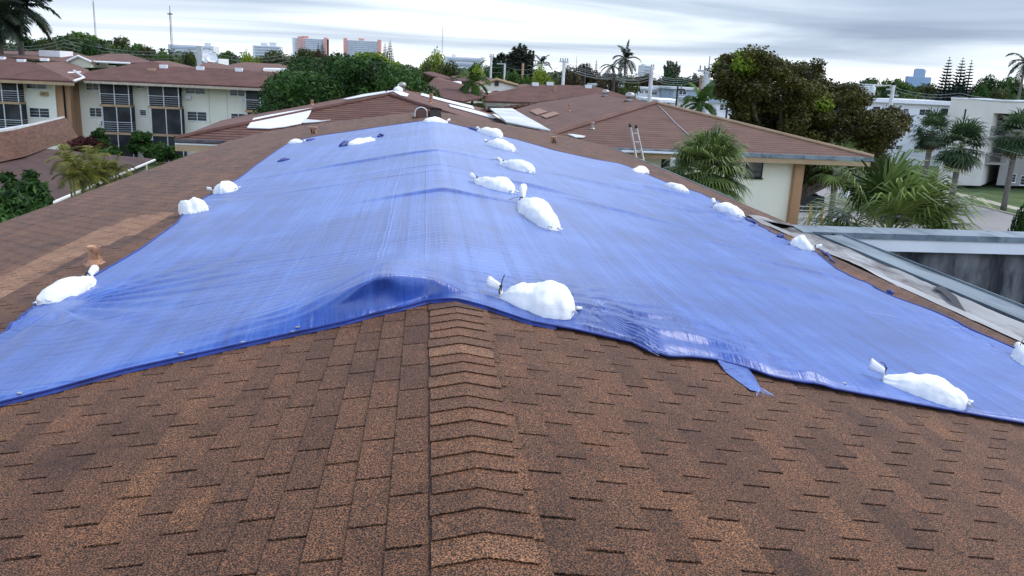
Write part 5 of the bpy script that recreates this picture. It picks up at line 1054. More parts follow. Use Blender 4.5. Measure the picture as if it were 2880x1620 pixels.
# ================================================================== vegetation
def unit(v): return v / np.maximum(np.linalg.norm(v, axis=-1, keepdims=True), 1e-9)
def leafcloud(clumps, n, size, seed, elong=1.5, tone_mu=.45, tone_sd=.2, up=0.35, fill=.35, drop=0.0):
    """small leaf faces spread over clumps (x, y, z, rx, ry, rz[, tone])"""
    r = np.random.RandomState(seed); C = np.array([c[:6] for c in clumps], float); tn = np.array([c[6] if len(c) > 6 else r.normal(tone_mu, tone_sd) for c in clumps])
    wgt = (C[:, 3] * C[:, 4] + C[:, 3] * C[:, 5]) ; k = r.choice(len(C), n, p=wgt / wgt.sum())
    d = unit(r.normal(size=(n, 3))); rad = 1 - fill * r.rand(n) ** 1.5 + r.normal(0, .10, n)
    c = C[k, :3] + d * C[k, 3:6] * rad[:, None]; c[:, 2] -= drop * r.rand(n)
    nrm = unit(d * .7 + r.normal(0, .6, (n, 3)) + np.array([0, 0, up])); a = unit(np.cross(nrm, r.normal(size=(n, 3)))); b = np.cross(nrm, a)
    s = size * r.uniform(.55, 1.3, n)[:, None]
    V = np.stack([c - a * s * elong * .5, c + b * s * .5, c + a * s * elong * .5, c - b * s * .5], 1).reshape(-1, 3)
    t = np.clip(tn[k] + r.normal(0, .16, n), 0, 1)
    return V, np.arange(4 * n).reshape(-1, 4), t
def crown_clumps(c, rx, ry, rz, n, cr, seed, flat=.75, mu=.45, sd=.2, shell=.55, bottom=-.35):
    r = np.random.RandomState(seed); out = []
    while len(out) < n:
        d = unit(r.normal(size=3)); 
        if d[2] < bottom: continue
        q = shell + (1 - shell) * r.rand(); s = cr * r.uniform(.6, 1.35)
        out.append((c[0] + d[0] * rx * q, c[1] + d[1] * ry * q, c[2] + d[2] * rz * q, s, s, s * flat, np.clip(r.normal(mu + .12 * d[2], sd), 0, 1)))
    return out
def trunk_mesh(root, base, top, r0, r1, limbs=(), m=None, bend=.3, seed=0):
    b = MB(); rg = random.Random(seed); base, top = Vector(base), Vector(top); n = 7
    path = [base.lerp(top, i / n) + Vector((rg.uniform(-1, 1), rg.uniform(-1, 1), 0)) * bend * (i > 0) * (i < n) for i in range(n + 1)]
    b.tube(path, [r0 * (1.25 if i == 0 else 1) * (1 - i / n) + r1 * i / n for i in range(n + 1)], 9)
    for e in limbs:
        s = path[rg.randrange(3, n)]; e = Vector(e); mid = s.lerp(e, .5) + Vector((0, 0, -.1 * (e - s).length)); rr_ = r1 * 1.0
        b.tube([s, s.lerp(mid, .5), mid, mid.lerp(e, .5), e], [rr_, rr_ * .85, rr_ * .65, rr_ * .45, rr_ * .2], 6)
    return b.build('trunk', m or M_BARK, root, True)
def tree(label, base, h, rx, rz, m, nl=6000, ls=.25, nc=26, seed=1, cr=None, group=None, ry=None, mu=.45, sd=.2, name='tree', lean=(0, 0), bottom=-.35, extra=(), flat=.75, fill=.35, crownz=None, trunk=True, r0=None):
    base = Vector(base); o = thing(name, base, label, 'tree', group); c = Vector((base.x + lean[0], base.y + lean[1], base.z + (crownz if crownz is not None else h - rz)))
    cl = crown_clumps(c, rx, ry or rx, rz, nc, cr or rx * .33, seed, flat, mu, sd, bottom=bottom) + list(extra)
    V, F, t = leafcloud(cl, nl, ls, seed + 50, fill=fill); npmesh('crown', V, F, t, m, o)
    if trunk: trunk_mesh(o, base, c + Vector((0, 0, rz * .1)), r0 or h * .022, h * .012, [cl[i][:3] for i in range(0, min(len(cl), 18), 2)], seed=seed, bend=h * .02)
    return o
def at(px, Y): P = D_z(px, Y, 0); return P

# the big dark tree behind the second roof
Yt = 66; ctr = at(975, Yt); topz = D(960, 132, Yt).z
def tz_(px, py, Y): return D(px, py, Y).z
big = thing('tree', ctr, 'huge dark green tree filling the centre behind the second roof', 'tree')
cl = []
rg = np.random.RandomState(11)
sil = np.array([(735, 290), (760, 240), (785, 205), (830, 172), (865, 142), (930, 128), (1000, 140), (1060, 152), (1110, 165), (1160, 178), (1190, 205), (1240, 240), (1268, 275)], float)
for i in range(150):
    px = rg.uniform(752, 1255); Y = rg.uniform(58, 76); top = np.interp(px, sil[:, 0], sil[:, 1]); depth_t = rg.rand()
    zt = D(px, top, Y).z; s = rg.uniform(.9, 1.9); edge = min(1, (px - 735) / 90, (1272 - px) / 110)
    z = zt - s * .75 - depth_t ** 1.2 * 6.0; z = max(z, 3.0); P = D_z(px, Y, z)
    lim = 1 if edge > .5 else .75
    cl.append((P.x, P.y, z, s * lim, s * lim, s * .62, float(np.clip(rg.normal(.40, .15), 0, 1))))
V, F, t = leafcloud(cl, 95000, .17, 61, elong=1.7, up=.5); npmesh('crown', V, F, t, L_DARK, big)
trunk_mesh(big, ctr, ctr + Vector((0, 0, 7)), .55, .28, [c_[:3] for c_ in cl[:40:3]], seed=3)
cl = []
for i in range(26):
    px = rg.uniform(1010, 1120); Y = rg.uniform(76, 82); top = np.interp(px, [1000, 1060, 1120], [140, 147, 165]); z = D(px, top, Y).z - rg.uniform(.6, 2.0); P = D_z(px, Y, z); cl.append((P.x, P.y, z, 1.1, 1.1, .7))
o = thing('tree', at(1070, 79), 'bright lime green tree crown peeping over the right shoulder of the huge dark tree', 'tree'); V, F, t = leafcloud(cl, 11000, .18, 62, up=.6); npmesh('crown', V, F, t, L_LIME, o); trunk_mesh(o, at(1070, 79), at(1070, 79) + Vector((0, 0, 8)), .3, .2)

# the bronze spreading tree on the right
Yb = 50
o = thing('tree', at(2215, Yb), 'large bronze-green spreading tree behind the right-hand hip roof', 'tree')
sil = np.array([(2030, 175), (2052, 160), (2090, 148), (2110, 137), (2160, 148), (2200, 152), (2240, 165), (2300, 182), (2306, 200), (2360, 208), (2400, 235), (2440, 290), (2480, 296), (2530, 320), (2535, 350), (2480, 400), (2440, 420)], float)
silt = lambda px: np.interp(px, [2030, 2052, 2090, 2110, 2160, 2240, 2290, 2310, 2330, 2380, 2415, 2440, 2470, 2510, 2535], [180, 160, 150, 138, 150, 166, 176, 205, 210, 222, 240, 285, 300, 305, 322])
silb = lambda px: np.interp(px, [2030, 2080, 2150, 2250, 2350, 2420, 2450, 2500, 2535], [230, 330, 420, 500, 510, 490, 440, 380, 345])
cl, cl2, cl3 = [], [], []
for i in range(330):
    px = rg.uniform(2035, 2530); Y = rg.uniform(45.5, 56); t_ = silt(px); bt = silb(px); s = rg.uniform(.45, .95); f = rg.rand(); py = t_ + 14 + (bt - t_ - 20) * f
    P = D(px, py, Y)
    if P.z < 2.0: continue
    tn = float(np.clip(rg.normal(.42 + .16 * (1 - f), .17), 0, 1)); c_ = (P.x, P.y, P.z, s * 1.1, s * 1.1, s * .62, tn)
    d2 = math.hypot((px - 2290) / 90, (py - 300) / 60); d3 = math.hypot((px - 2065) / 45, (py - 175) / 40)
    (cl2 if (d2 < 1 and Y < 51 and rg.rand() < .42) or (d3 < 1 and rg.rand() < .55) else cl).append(c_)
for (px, py) in ((2300, 178), (2298, 196), (2052, 163), (2060, 195), (2040, 168), (2510, 310), (2528, 330), (2505, 345), (2480, 372), (2460, 400), (2050, 215), (2080, 245), (2500, 385), (2440, 440)):
    P = D(px, py, 49); cl.append((P.x, P.y, P.z, .5, .5, .3, .5))
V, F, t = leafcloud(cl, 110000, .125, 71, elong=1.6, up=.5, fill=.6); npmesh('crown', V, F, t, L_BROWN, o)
V, F, t = leafcloud(cl2, 15000, .13, 72, elong=1.6, up=.6, fill=.6); q = npmesh('crown', V, F, t, L_LIME, o); q['label'] = 'yellow-green leafy sprays on the bronze crown'
b0 = at(2165, Yb); trunk_mesh(o, b0, b0 + Vector((0, 0, 6.5)), .42, .30, [c_[:3] for c_ in cl[:110:4]], seed=9, bend=.25)

# ---- palms
def fan_palm(label, base, h, R_, m, nf=34, nb=20, seed=1, skirt=0, group='fan palms with round crowns', lean=(0, 0), wind=0.0, tr=.16, tone=(.45, .18), bw=.035, droop=.5):
    base = Vector(base); o = thing('fan_palm', base, label, 'palm', group); rg = random.Random(seed); b = MB(); pt = MB(); dd = MB()
    top = base + Vector((lean[0], lean[1], h))
    def frond(mb, el, az, L_, RR, t0, dead=False):
        d = Vector((math.cos(az) * math.cos(el), math.sin(az) * math.cos(el), math.sin(el)))
        p = top.copy(); path = [p.copy()]; n = 4
        for i in range(n): d = (d + Vector((wind * .1, 0, -.10 * (1.2 if dead else 1)))).normalized(); p = p + d * L_ / n; path.append(p.copy())
        pt.tube(path, [.022, .018, .014, .012, .010], 4, t=.6)
        side = d.cross(Vector((0, 0, 1))); side = side.normalized() if side.length > .1 else Vector((1, 0, 0)); nu = side.cross(d)
        sp_ = R(rg.uniform(100, 125))
        for k in range(nb):
            a = -sp_ + 2 * sp_ * k / (nb - 1) + rg.uniform(-.04, .04); l = RR * (1 - .25 * (abs(a) / sp_) ** 2) * rg.uniform(.85, 1.1); t = min(1, max(0, t0 + rg.gauss(0, .13)))
            v = (d * math.cos(a) + side * math.sin(a)); v = (v + nu * .22 * math.cos(a)).normalized(); q = path[-1].copy(); w = bw * RR; wv = v.cross(nu).normalized()
            q1 = q + v * l * .35; v2 = (v + Vector((wind * .5, 0, -droop * .5))).normalized(); q2 = q1 + v2 * l * .35; v3 = (v2 + Vector((wind * .6, 0, -droop * 1.4))).normalized(); q3 = q2 + v3 * l * .35
            mb.quad(q - wv * w * .2, q1 - wv * w, q1 + wv * w, q + wv * w * .2, t=t); mb.quad(q1 - wv * w, q2 - wv * w * .7, q2 + wv * w * .7, q1 + wv * w, t=t); mb.quad(q2 - wv * w * .7, q3, q2 + wv * w * .7, t=min(1, t + .15))
    for i in range(nf):
        f = i / nf; el = R(80 - 115 * f + rg.uniform(-8, 8)); frond(b, el, i * 2.4 + rg.uniform(-.3, .3), R_ * rg.uniform(.42, .6), R_ * rg.uniform(.5, .66), rg.gauss(*tone) - .12 * f)
    for i in range(skirt): frond(dd, R(rg.uniform(-80, -45)), rg.uniform(0, 6.28), R_ * .35, R_ * .55, rg.uniform(.2, .9), True)
    b.build('fronds', m, o); pt.build('stalks', L_PALM, o)
    if skirt: dd.build('dead_fronds', L_DEAD, o)
    n = 8; tb = MB(); tb.tube([base.lerp(top, i / n) for i in range(n + 1)], [tr * (1.25 if i == 0 else 1 + .10 * (i % 2) + .25 * (i >= n - 1)) for i in range(n + 1)], 10); tb.build('trunk', M_BARKG, o, True)
    return o
Pa = D(1984, 484, 25.5); Pa.x += 0; fan_palm('full fan palm in front of the cream wall, just past our right eave', (Pa.x, Pa.y, 0), Pa.z, 1.55, L_PALM, 76, 28, 5, 5, None, tone=(.45, .22), wind=.15, bw=.028, droop=.65)
Pb_ = D(2505, 640, 19.6); fan_palm('largest nearest fan palm, windblown fronds rising behind the white fascia', (Pb_.x, Pb_.y, 0), Pb_.z - .25, 2.25, L_PALM, 60, 26, 6, 0, None, wind=.35, tone=(.42, .24), bw=.026, droop=.62)
for i, (px, py, Y, R_, lab, sk_) in enumerate(((2622, 372, 74, 2.2, 'round-headed fan palm with brown skirt against the white and beige walls, left of three', 16), (2702, 415, 66, 2.6, 'drooping fan palm in front of the beige wall, middle of three', 14), (2862, 380, 70, 2.5, 'fan palm with dead brown skirt before the stair recess, rightmost of three', 16))):
    P = D(px, py, Y); fan_palm(lab, (P.x, P.y, 0), P.z, R_, leafmat('leaf_fan_%d' % i, (.012, .026, .010), (.13, .20, .09), .45), 40, 16, 20 + i, sk_, tr=.22, tone=(.4, .2), bw=.05)
P = D(2086, 262, 68); fan_palm('small dark fan palm silhouetted before the white house', (P.x, P.y, 0), P.z, 1.7, L_ROYAL, 30, 14, 31, 4, tr=.12, bw=.05)
P = D(2355, 470, 40); fan_palm('slim fan palm with a leaning dark trunk left of the largest one', (P.x, P.y, 0), P.z, 1.5, L_PALM, 22, 16, 33, 6, tr=.13, wind=.2)

def feather_palm(label, base, top, L_, m, nf=14, nl=24, seed=1, group=None, tr=.15, droop=.16, lw=.05, ll=.30, name='palm_tree', wind=0, els=(75, -30), tones=(.4, .2), trunks=None, mt=None):
    base, top = Vector(base), Vector(top); o = thing(name, base, label, 'palm', group); rg = random.Random(seed); b = MB(); st = MB()
    for tp in (trunks or [top]):
        tp = Vector(tp)
        for i in range(nf):
            f = i / max(1, nf - 1); el = R(els[0] + (els[1] - els[0]) * f + rg.uniform(-6, 6)); az = i * 2.4 + rg.uniform(-.25, .25)
            d = Vector((math.cos(az) * math.cos(el) + wind, math.sin(az) * math.cos(el), math.sin(el))).normalized(); p = tp.copy(); path = [p.copy()]; n = 10; ds = [d.copy()]; L1 = L_ * rg.uniform(.85, 1.1)
            for k in range(n): d = (d + Vector((wind * .08, 0, -droop * (.5 + k / n)))).normalized(); p = p + d * L1 / n; path.append(p.copy()); ds.append(d.copy())
            st.tube(path, [tr * .28 * (1 - .8 * k / n) + .008 for k in range(n + 1)], 4, t=.7)
            t0 = rg.gauss(*tones)
            for k in range(nl):
                q = .12 + .88 * k / nl; ix = q * n; i0 = min(n - 1, int(ix)); fr = ix - i0; pp = path[i0].lerp(path[i0 + 1], fr); dd_ = ds[i0]; side = dd_.cross(Vector((0, 0, 1))); side = side.normalized() if side.length > .05 else Vector((1, 0, 0)); l = L_ * ll * (math.sin(math.pi * (.12 + .8 * q))) * rg.uniform(.8, 1.1)
                for s in (-1, 1):
                    v = (side * s * .85 + dd_ * .55 + Vector((0, 0, -.25 + rg.uniform(-.1, .2)))).normalized(); w = dd_ * lw * L_ * .5; m1 = pp + v * l * .55; v2 = (v + Vector((wind * .4, 0, -.55))).normalized(); e = m1 + v2 * l * .5; t = min(1, max(0, t0 + rg.gauss(0, .12)))
                    b.quad(pp - w * .5, m1 - w, m1 + w, pp + w * .5, t=t); b.quad(m1 - w, e, m1 + w, t=t)
    b.build('fronds', m, o); st.build('stalks', m, o); n = 8; tb = MB()
    for tp in (trunks or [top]):
        tp = Vector(tp); bb = base if not trunks else Vector((tp.x * .85 + base.x * .15, tp.y, base.z)); tb.tube([bb.lerp(tp, i / n) for i in range(n + 1)], [tr * (1.2 - .4 * i / n) for i in range(n + 1)], 8)
    tb.build('trunk', mt or M_BARKG, o, True); return o
P = D(48, 18, 112); feather_palm('tall dark royal palm at the upper left, its crown cut by the top edge', (P.x, P.y, 0), P, 5.0, L_ROYAL, 18, 30, 2, 'tall palms at the left edge', .38, .17, .05, .34, wind=.12)
P = D(-8, 52, 108); feather_palm('second dark royal palm partly outside the left edge', (P.x, P.y, 0), P, 4.6, L_ROYAL, 16, 28, 4, 'tall palms at the left edge', .36, .2, .05, .34, wind=.1)
P = D(1760, 168, 150); feather_palm('black coconut palm silhouetted on the sky right of centre', (P.x, P.y, 0), P, 3.6, L_ROYAL, 13, 20, 6, None, .22, .22, .05, .24, els=(85, -25))
P = D(1722, 186, 155); feather_palm('leaning low palm head left of the black coconut palm', (P.x + 3, P.y, 0), P, 3.0, L_ROYAL, 9, 16, 8, None, .2, .2, .05, .22, els=(50, -35), wind=-.3)
P = D(1523, 178, 160); feather_palm('small palm head above the pole with a white crossarm', (P.x, P.y, 0), P, 2.6, L_ROYAL, 10, 16, 9, None, .2, .15, .06, .25, els=(70, 0))
P = D(2884, 175, 110); feather_palm('palm frond head at the right edge of the sky', (P.x, P.y, 0), P, 3.2, L_ROYAL, 12, 18, 12, None, .2, .22, .05, .26)
P = D(1970, 292, 62); feather_palm('bright green feather palm in front of the big concrete pole', (P.x, P.y, 0), P, 2.1, leafmat('leaf_bright_palm', (.02, .05, .01), (.14, .26, .05)), 14, 22, 14, None, .13, .2, .06, .30, els=(85, -15))
P = D(1330, 232, 74); feather_palm('small palm beside the cream gable house', (P.x, P.y, 0), P, 2.2, L_MID, 14, 18, 15, None, .13, .2, .06, .3)
# arecas in front of the low building
tips = [D(px, py, Y) for px, py, Y in ((190, 455, 34), (225, 478, 33.5), (265, 458, 35), (290, 478, 34), (205, 500, 33), (325, 482, 34.5), (250, 500, 33.2), (275, 505, 34))]
feather_palm('cluster of yellow-green areca palms before the low brown roof', (tips[3].x, 34, 0), tips[0], .95, L_ARECA, 12, 20, 16, None, .045, .24, .030, .40, name='areca_palm', trunks=tips, els=(80, 0), tones=(.45, .25))
P0 = D(70, 560, 27); o = thing('shrub', (P0.x, 27, 0), 'tall dark green feathery shrub at the left edge below the low roof', 'shrub')
cl = [(*D(px, py, Y), r_, r_, r_ * .9, tn) for px, py, Y, r_, tn in ((70, 560, 27, .55, .35), (105, 540, 27, .35, .4), (30, 560, 27.5, .45, .35), (60, 600, 26, .6, .45), (10, 610, 26, .5, .5), (95, 585, 26.5, .4, .3), (20, 500, 28, .22, .3), (85, 495, 28, .22, .3), (42, 522, 27.6, .22, .3), (120, 565, 27, .3, .4), (-30, 590, 26, .7, .4), (88, 518, 27.6, .2, .3), (0, 640, 25.5, .7, .7), (60, 640, 25.5, .5, .6))]
V, F, t = leafcloud(cl, 13000, .085, 81, elong=3.2, up=.4, fill=.8); npmesh('foliage', V, F, t, L_DARK, o); trunk_mesh(o, (P0.x, 27, 0), (P0.x, 27, P0.z), .12, .05, [c_[:3] for c_ in cl[::2]])
# garden shrubs along the left block
for lab, px, py, Y, rx, rz, m, n in (('dark red-leaved shrub by the pale pillar', 258, 418, 80, 1.5, 1.1, L_RED, 2600), ('low dark red hedge in front of the left block', 222, 425, 79, 1.8, .7, L_RED, 2200), ('tall dark green bush between two screened balconies', 402, 415, 82, 1.25, 1.8, L_DARK, 3600), ('rounded black-green bush on the lawn beside the white post', 472, 440, 76, 1.25, 1.05, L_DARK, 3600), ('small low clipped bush under the first balcony column', 305, 432, 78, 1.1, .5, L_DARK, 1500), ('dark bush with broad leaves left of the balcony column', 278, 410, 81, 1.0, 1.5, L_DARK, 2400)):
    P = D(px, py, Y); o = thing('shrub', (P.x, Y, 0), lab, 'shrub', 'garden shrubs by the left block'); zc = max(P.z, rz * .8)
    V, F, t = leafcloud(crown_clumps((P.x, Y, zc), rx, rx, rz, 26, rx * .3, int(px)), n, .16, int(px), tone_mu=.3); npmesh('foliage', V, F, t, m, o); trunk_mesh(o, (P.x, Y, 0), (P.x, Y, zc), .09, .05)
# pines
def norfolk(label, px, pyt, Y, w, seed, m=L_PINE, base=0, group='norfolk pines on the right'):
    P = D(px, pyt, Y); o = thing('norfolk_pine', (P.x, Y, 0), label, 'tree', group); rg = random.Random(seed); H = P.z; z0 = H * .16; b = MB(); tiers = 30
    for k in range(tiers):
        f = k / (tiers - 1); z = z0 + (H - z0) * f; L_ = w * (1 - f) ** .75 + .12
        for j in range(13):
            a = j * 2 * math.pi / 13 + k * .5 + rg.uniform(-.1, .1); d = Vector((math.cos(a), math.sin(a), 0)); l = L_ * rg.uniform(.85, 1.1); s = d.cross(Vector((0, 0, 1))); p = Vector((P.x, Y, z)); t = rg.random()
            q1 = p + d * l * .5 + Vector((0, 0, -.02 * l)); q2 = p + d * l + Vector((0, 0, .26 * l)); wv = s * (.13 + .075 * l)
            b.quad(p - wv * .4, q1 - wv, q1 + wv, p + wv * .4, t=t); b.quad(q1 - wv, q2 - wv * .5, q2 + wv * .5, q1 + wv, t=t)
            v = Vector((0, 0, 1)) * (.08 + .05 * l); b.quad(p, q1 - v * .3, q2, q1 + v, t=t)
    b.build('crown', m, o); tb = MB(); tb.tube([(P.x, Y, 0), (P.x, Y, H * .6), (P.x, Y, H)], [.28, .16, .03], 7); tb.build('trunk', M_BARK, o, True); return o
norfolk('norfolk pine on the right skyline, left of a tight group of three', 2671, 162, 120, 2.6, 1); norfolk('tallest and fullest norfolk pine, middle of the group of three', 2709, 164, 118, 2.9, 2); norfolk('slim norfolk pine, right of the group of three', 2733, 171, 119, 1.9, 3)
norfolk('thin dark conifer just right of the salmon towers', 1083, 121, 300, 3.0, 5, L_GREY, group='thin conifers by the salmon towers'); norfolk('taller thin conifer, second right of the salmon towers', 1097, 113, 300, 3.4, 6, L_GREY, group='thin conifers by the salmon towers')
norfolk('small dark conifer before the left salmon tower', 906, 116, 320, 3.4, 7, L_GREY, group='thin conifers by the salmon towers'); norfolk('very small conifer left of the one before the left salmon tower', 895, 119, 320, 2.0, 8, L_GREY, group='thin conifers by the salmon towers')
norfolk('tiny conifer tip above the dark brown tree mass', 1678, 169, 260, 1.7, 9, L_GREY, group='thin conifers by the salmon towers')
# casuarinas: feathery plumes
def plume_tree(label, plumes, Y, m, seed, nl=5000, base_px=None, ls=.35):
    px = base_px or plumes[0][0]; o = thing('casuarina_tree', at(px, Y), label, 'tree'); r = np.random.RandomState(seed); cl = []
    for (a, t_, b_, w) in plumes:
        for k in range(14):
            f = k / 13; P = D(a + (px - a) * f * .35, t_ + (b_ - t_) * f, Y + r.uniform(-1.5, 1.5)); s = w * (.25 + .9 * f) * r.uniform(.8, 1.2); cl.append((P.x, P.y, P.z, s, s, s * 1.5, float(np.clip(r.normal(.4, .2), 0, 1))))
    V, F, t = leafcloud(cl, nl, ls, seed, elong=2.6, up=.9, fill=.9); npmesh('crown', V, F, t, m, o); trunk_mesh(o, at(px, Y), D(px, plumes[0][1] + 30, Y), .4, .1); return o
plume_tree('tall dark feathery casuarina on the skyline above the middle poles', [(1447, 135, 200, 1.4), (1462, 129, 205, 1.6), (1475, 130, 205, 1.5), (1436, 150, 205, 1.2), (1490, 146, 205, .9), (1500, 145, 208, .8), (1425, 155, 205, .8)], 165, L_GREY, 91, 9000, 1462, .36)
plume_tree('smaller feathery casuarina left of the tall one', [(1410, 150, 195, .9), (1400, 157, 195, .9), (1418, 152, 198, .8), (1390, 163, 198, .8)], 180, L_GREY, 92, 3600, 1406, .36)
plume_tree('pale spiky casuarina on the skyline right of the beige block', [(1893, 176, 205, .45), (1878, 173, 205, .4), (1903, 175, 206, .4), (1868, 184, 206, .4), (1912, 186, 206, .4), (1886, 171, 205, .4)], 150, leafmat('leaf_pale_pine', (.08, .09, .06), (.22, .24, .16)), 93, 3000, 1890, .22)

# ---- background trees: four kinds, copied one by one
def proto_tree(seed, m, nl=7000, flat=.7, mu=.42, sd=.2, ls=.030, nc=34, wisp=0):
    root = bpy.data.objects.new('tree', None); cl = crown_clumps((0, 0, .60), .40, .40, .33, nc, .135, seed, flat, mu, sd, shell=.35, bottom=-.8)
    V, F, t = leafcloud(cl, nl, ls, seed, elong=1.7, up=.5, fill=.55); a = npmesh('crown', V, F, t, m); COL.objects.unlink(a)
    b = MB(); b.tube([(0, 0, 0), (.01, 0, .25), (0, .01, .6)], [.028, .02, .01], 7)
    for c_ in cl[:9]: b.tube([(0, 0, .3), (c_[0] * .5, c_[1] * .5, .45), c_[:3]], [.012, .008, .003], 5)
    q = b.build('trunk', M_BARK); COL.objects.unlink(q); return a, q
L_OLIVE = leafmat('leaf_olive', (.025, .032, .008), (.13, .155, .04)); L_YEL = leafmat('leaf_yellow_green', (.04, .07, .006), (.30, .38, .04)); L_BR2 = leafmat('leaf_brown_dome', (.022, .017, .008), (.10, .075, .03))
PT = {'dark': proto_tree(101, L_DARK), 'mid': proto_tree(102, L_MID), 'olive': proto_tree(103, L_OLIVE), 'lime': proto_tree(104, L_YEL), 'brown': proto_tree(105, L_BR2), 'far': proto_tree(106, L_FAR)}
def bgtree(kind, px, pyt, Y, wpx, label, group='trees beyond the roofs', rot=0.0):
    T = D(px, pyt, Y); H = max(3, T.z); w = wpx / F0 * Y; root = bpy.data.objects.new('tree', None); COL.objects.link(root); root.location = (T.x, Y, 0)
    root.rotation_euler = (0, 0, rot); root.scale = (w * 1.06, w * 1.06, H * 1.06); tag(root, label, 'tree', group)
    for src in PT[kind]: c = src.copy(); COL.objects.link(c); c.parent = root; c.matrix_parent_inverse = Matrix()
    return root
BG = [('mid', 200, 80, 215, 190, 'wide umbrella-topped green tree, highest of the left skyline'), ('olive', 135, 104, 150, 100, 'olive green tree behind the white skylight box'), ('dark', 78, 100, 160, 70, 'dark tree behind the royal palm trunks'),
      ('mid', 270, 92, 210, 120, 'green tree just right of the first radio mast'), ('olive', 320, 100, 220, 130, 'olive tree on the falling left skyline between the masts'), ('mid', 375, 114, 200, 120, 'mid green tree on the left skyline, left of the second mast'), ('olive', 420, 128, 190, 110, 'low olive tree below the second radio mast'),
      ('dark', 255, 126, 140, 70, 'dark tree with a hint of trunk behind the cream gable'), ('mid', 462, 138, 160, 90, 'grey-green tree behind the main ridge of the left block'), ('olive', 520, 140, 135, 80, 'bushy olive tree left of the dish platform'), ('mid', 636, 138, 420, 70, 'rounded far tree right of the dish platform'),
      ('olive', 648, 158, 130, 75, 'low bushy tree right of the satellite dishes'), ('lime', 705, 152, 135, 80, 'small yellow-green tree behind the faded brown roofs'), ('olive', 768, 138, 200, 120, 'olive-lime tree below the white slab block'), ('olive', 842, 133, 230, 130, 'olive green tree in front of the left salmon tower'), ('brown', 905, 134, 190, 60, 'brownish tree at the foot of the left salmon tower'),
      ('lime', 1222, 146, 125, 90, 'tall airy yellow-green tree left of the pale office slab'), ('olive', 1270, 168, 110, 110, 'olive green tree below the pale office slab'), ('olive', 1195, 172, 115, 80, 'olive tree right behind the huge dark tree'), ('mid', 1332, 166, 150, 70, 'round green tree before the pale office slab'), ('lime', 1322, 190, 105, 100, 'yellow-green tree above the small brown hip roof'),
      ('mid', 1452, 186, 108, 80, 'fresh green tree behind the cream gable house'), ('mid', 1400, 205, 96, 60, 'low green tree just left of the gable house ridge'), ('lime', 1528, 190, 106, 80, 'bright green tree behind the thin concrete pole'), ('dark', 1390, 176, 170, 80, 'dark tree below the smaller casuarina'), ('mid', 1482, 200, 100, 60, 'green tree low beside the wide brown roof'),
      ('brown', 1640, 173, 165, 120, 'big dark brown domed tree left of the coconut palm'), ('brown', 1600, 196, 140, 90, 'dark brown tree behind the pole with upright insulators'), ('brown', 1708, 200, 130, 80, 'reddish brown tree below the leaning palm head'), ('olive', 1772, 215, 115, 80, 'olive tree above the white low-rise, left end'), ('brown', 1832, 203, 150, 110, 'brown-green tree behind the slender concrete pole'),
      ('dark', 1900, 208, 140, 110, 'dark green tree left of the big concrete pole'), ('brown', 1945, 200, 160, 70, 'brown tree top between the two wooden and concrete poles'), ('olive', 1745, 240, 95, 60, 'bush-like tree covering the end of the white low-rise'), ('dark', 2040, 215, 110, 80, 'dark tree behind the white house with blue roof'),
      ('mid', 2085, 300, 56, 70, 'green shrubby tree below the small dark fan palm'), ('olive', 2180, 330, 54, 80, 'olive understorey tree by the brown hip roof edge'), ('mid', 1920, 280, 62, 60, 'leafy bush tree right below the dark pole'), ('mid', 2060, 295, 55, 60, 'small green tree beside the bright feather palm'),
      ('dark', 2448, 222, 330, 120, 'dark tree mass left of the hazy blue tower'), ('mid', 2532, 215, 240, 130, 'rounded green tree just left of the hazy blue tower'), ('olive', 2620, 232, 190, 110, 'olive tree under the hazy blue tower'), ('mid', 2560, 250, 130, 110, 'green tree above the white block roof'), ('dark', 2480, 262, 125, 80, 'dark tree behind the transformer pole'),
      ('dark', 2762, 228, 150, 80, 'dark conifer-like tree right of the norfolk pines'), ('dark', 2800, 218, 170, 90, 'dark tree above the beige block, second from the right'), ('mid', 2850, 208, 180, 110, 'tall green tree at the right edge above the beige block'), ('olive', 2795, 245, 130, 120, 'olive tree close behind the beige block roof'), ('dark', 2685, 240, 130, 100, 'dark tree at the foot of the norfolk pines'),
      ('dark', 2885, 590, 33, 100, 'dark small-leaved tree cut by the right edge above the street'), ('mid', 2420, 400, 62, 90, 'shaded tree beyond the bronze crown near the white block'), ('olive', 2490, 425, 60, 90, 'olive-gold shrub tree below the white block windows')]
for i, q in enumerate(BG): bgtree(*q, rot=i * 1.3)
# everything further: one wooded mass to the horizon
r = np.random.RandomState(77); cl = []
SKY = np.array([(-400, 95), (60, 92), (140, 84), (220, 86), (300, 102), (380, 120), (450, 128), (600, 142), (760, 146), (1000, 160), (1160, 172), (1300, 180), (1560, 190), (1750, 200), (2000, 212), (2250, 228), (2420, 232), (2600, 238), (2760, 238), (2880, 226), (3300, 230)], float)
for Y in (165, 185, 210, 245, 290, 350, 430, 540, 700, 950, 1250):
    n = int(120 if Y < 300 else 150)
    for i in range(n):
        px = -400 + 3700 * (i + r.rand()) / n; top = np.interp(px, SKY[:, 0], SKY[:, 1]) + abs(r.normal(4, 7)); z = min(D(px, top, Y).z, 13.5 + Y * .004 * r.rand()); z = max(z - r.rand() * 2.5, 5.0); s = Y * .011 * r.uniform(.8, 1.4) + 1.2; sz = min(s, z * .5); P = D_z(px, Y + r.uniform(-8, 8), z - sz)
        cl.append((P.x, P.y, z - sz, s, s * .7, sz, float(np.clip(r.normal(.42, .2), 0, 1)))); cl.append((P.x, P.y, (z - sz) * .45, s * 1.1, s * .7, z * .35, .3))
C = np.array(cl); C7 = C
V, F, t = [], [], []
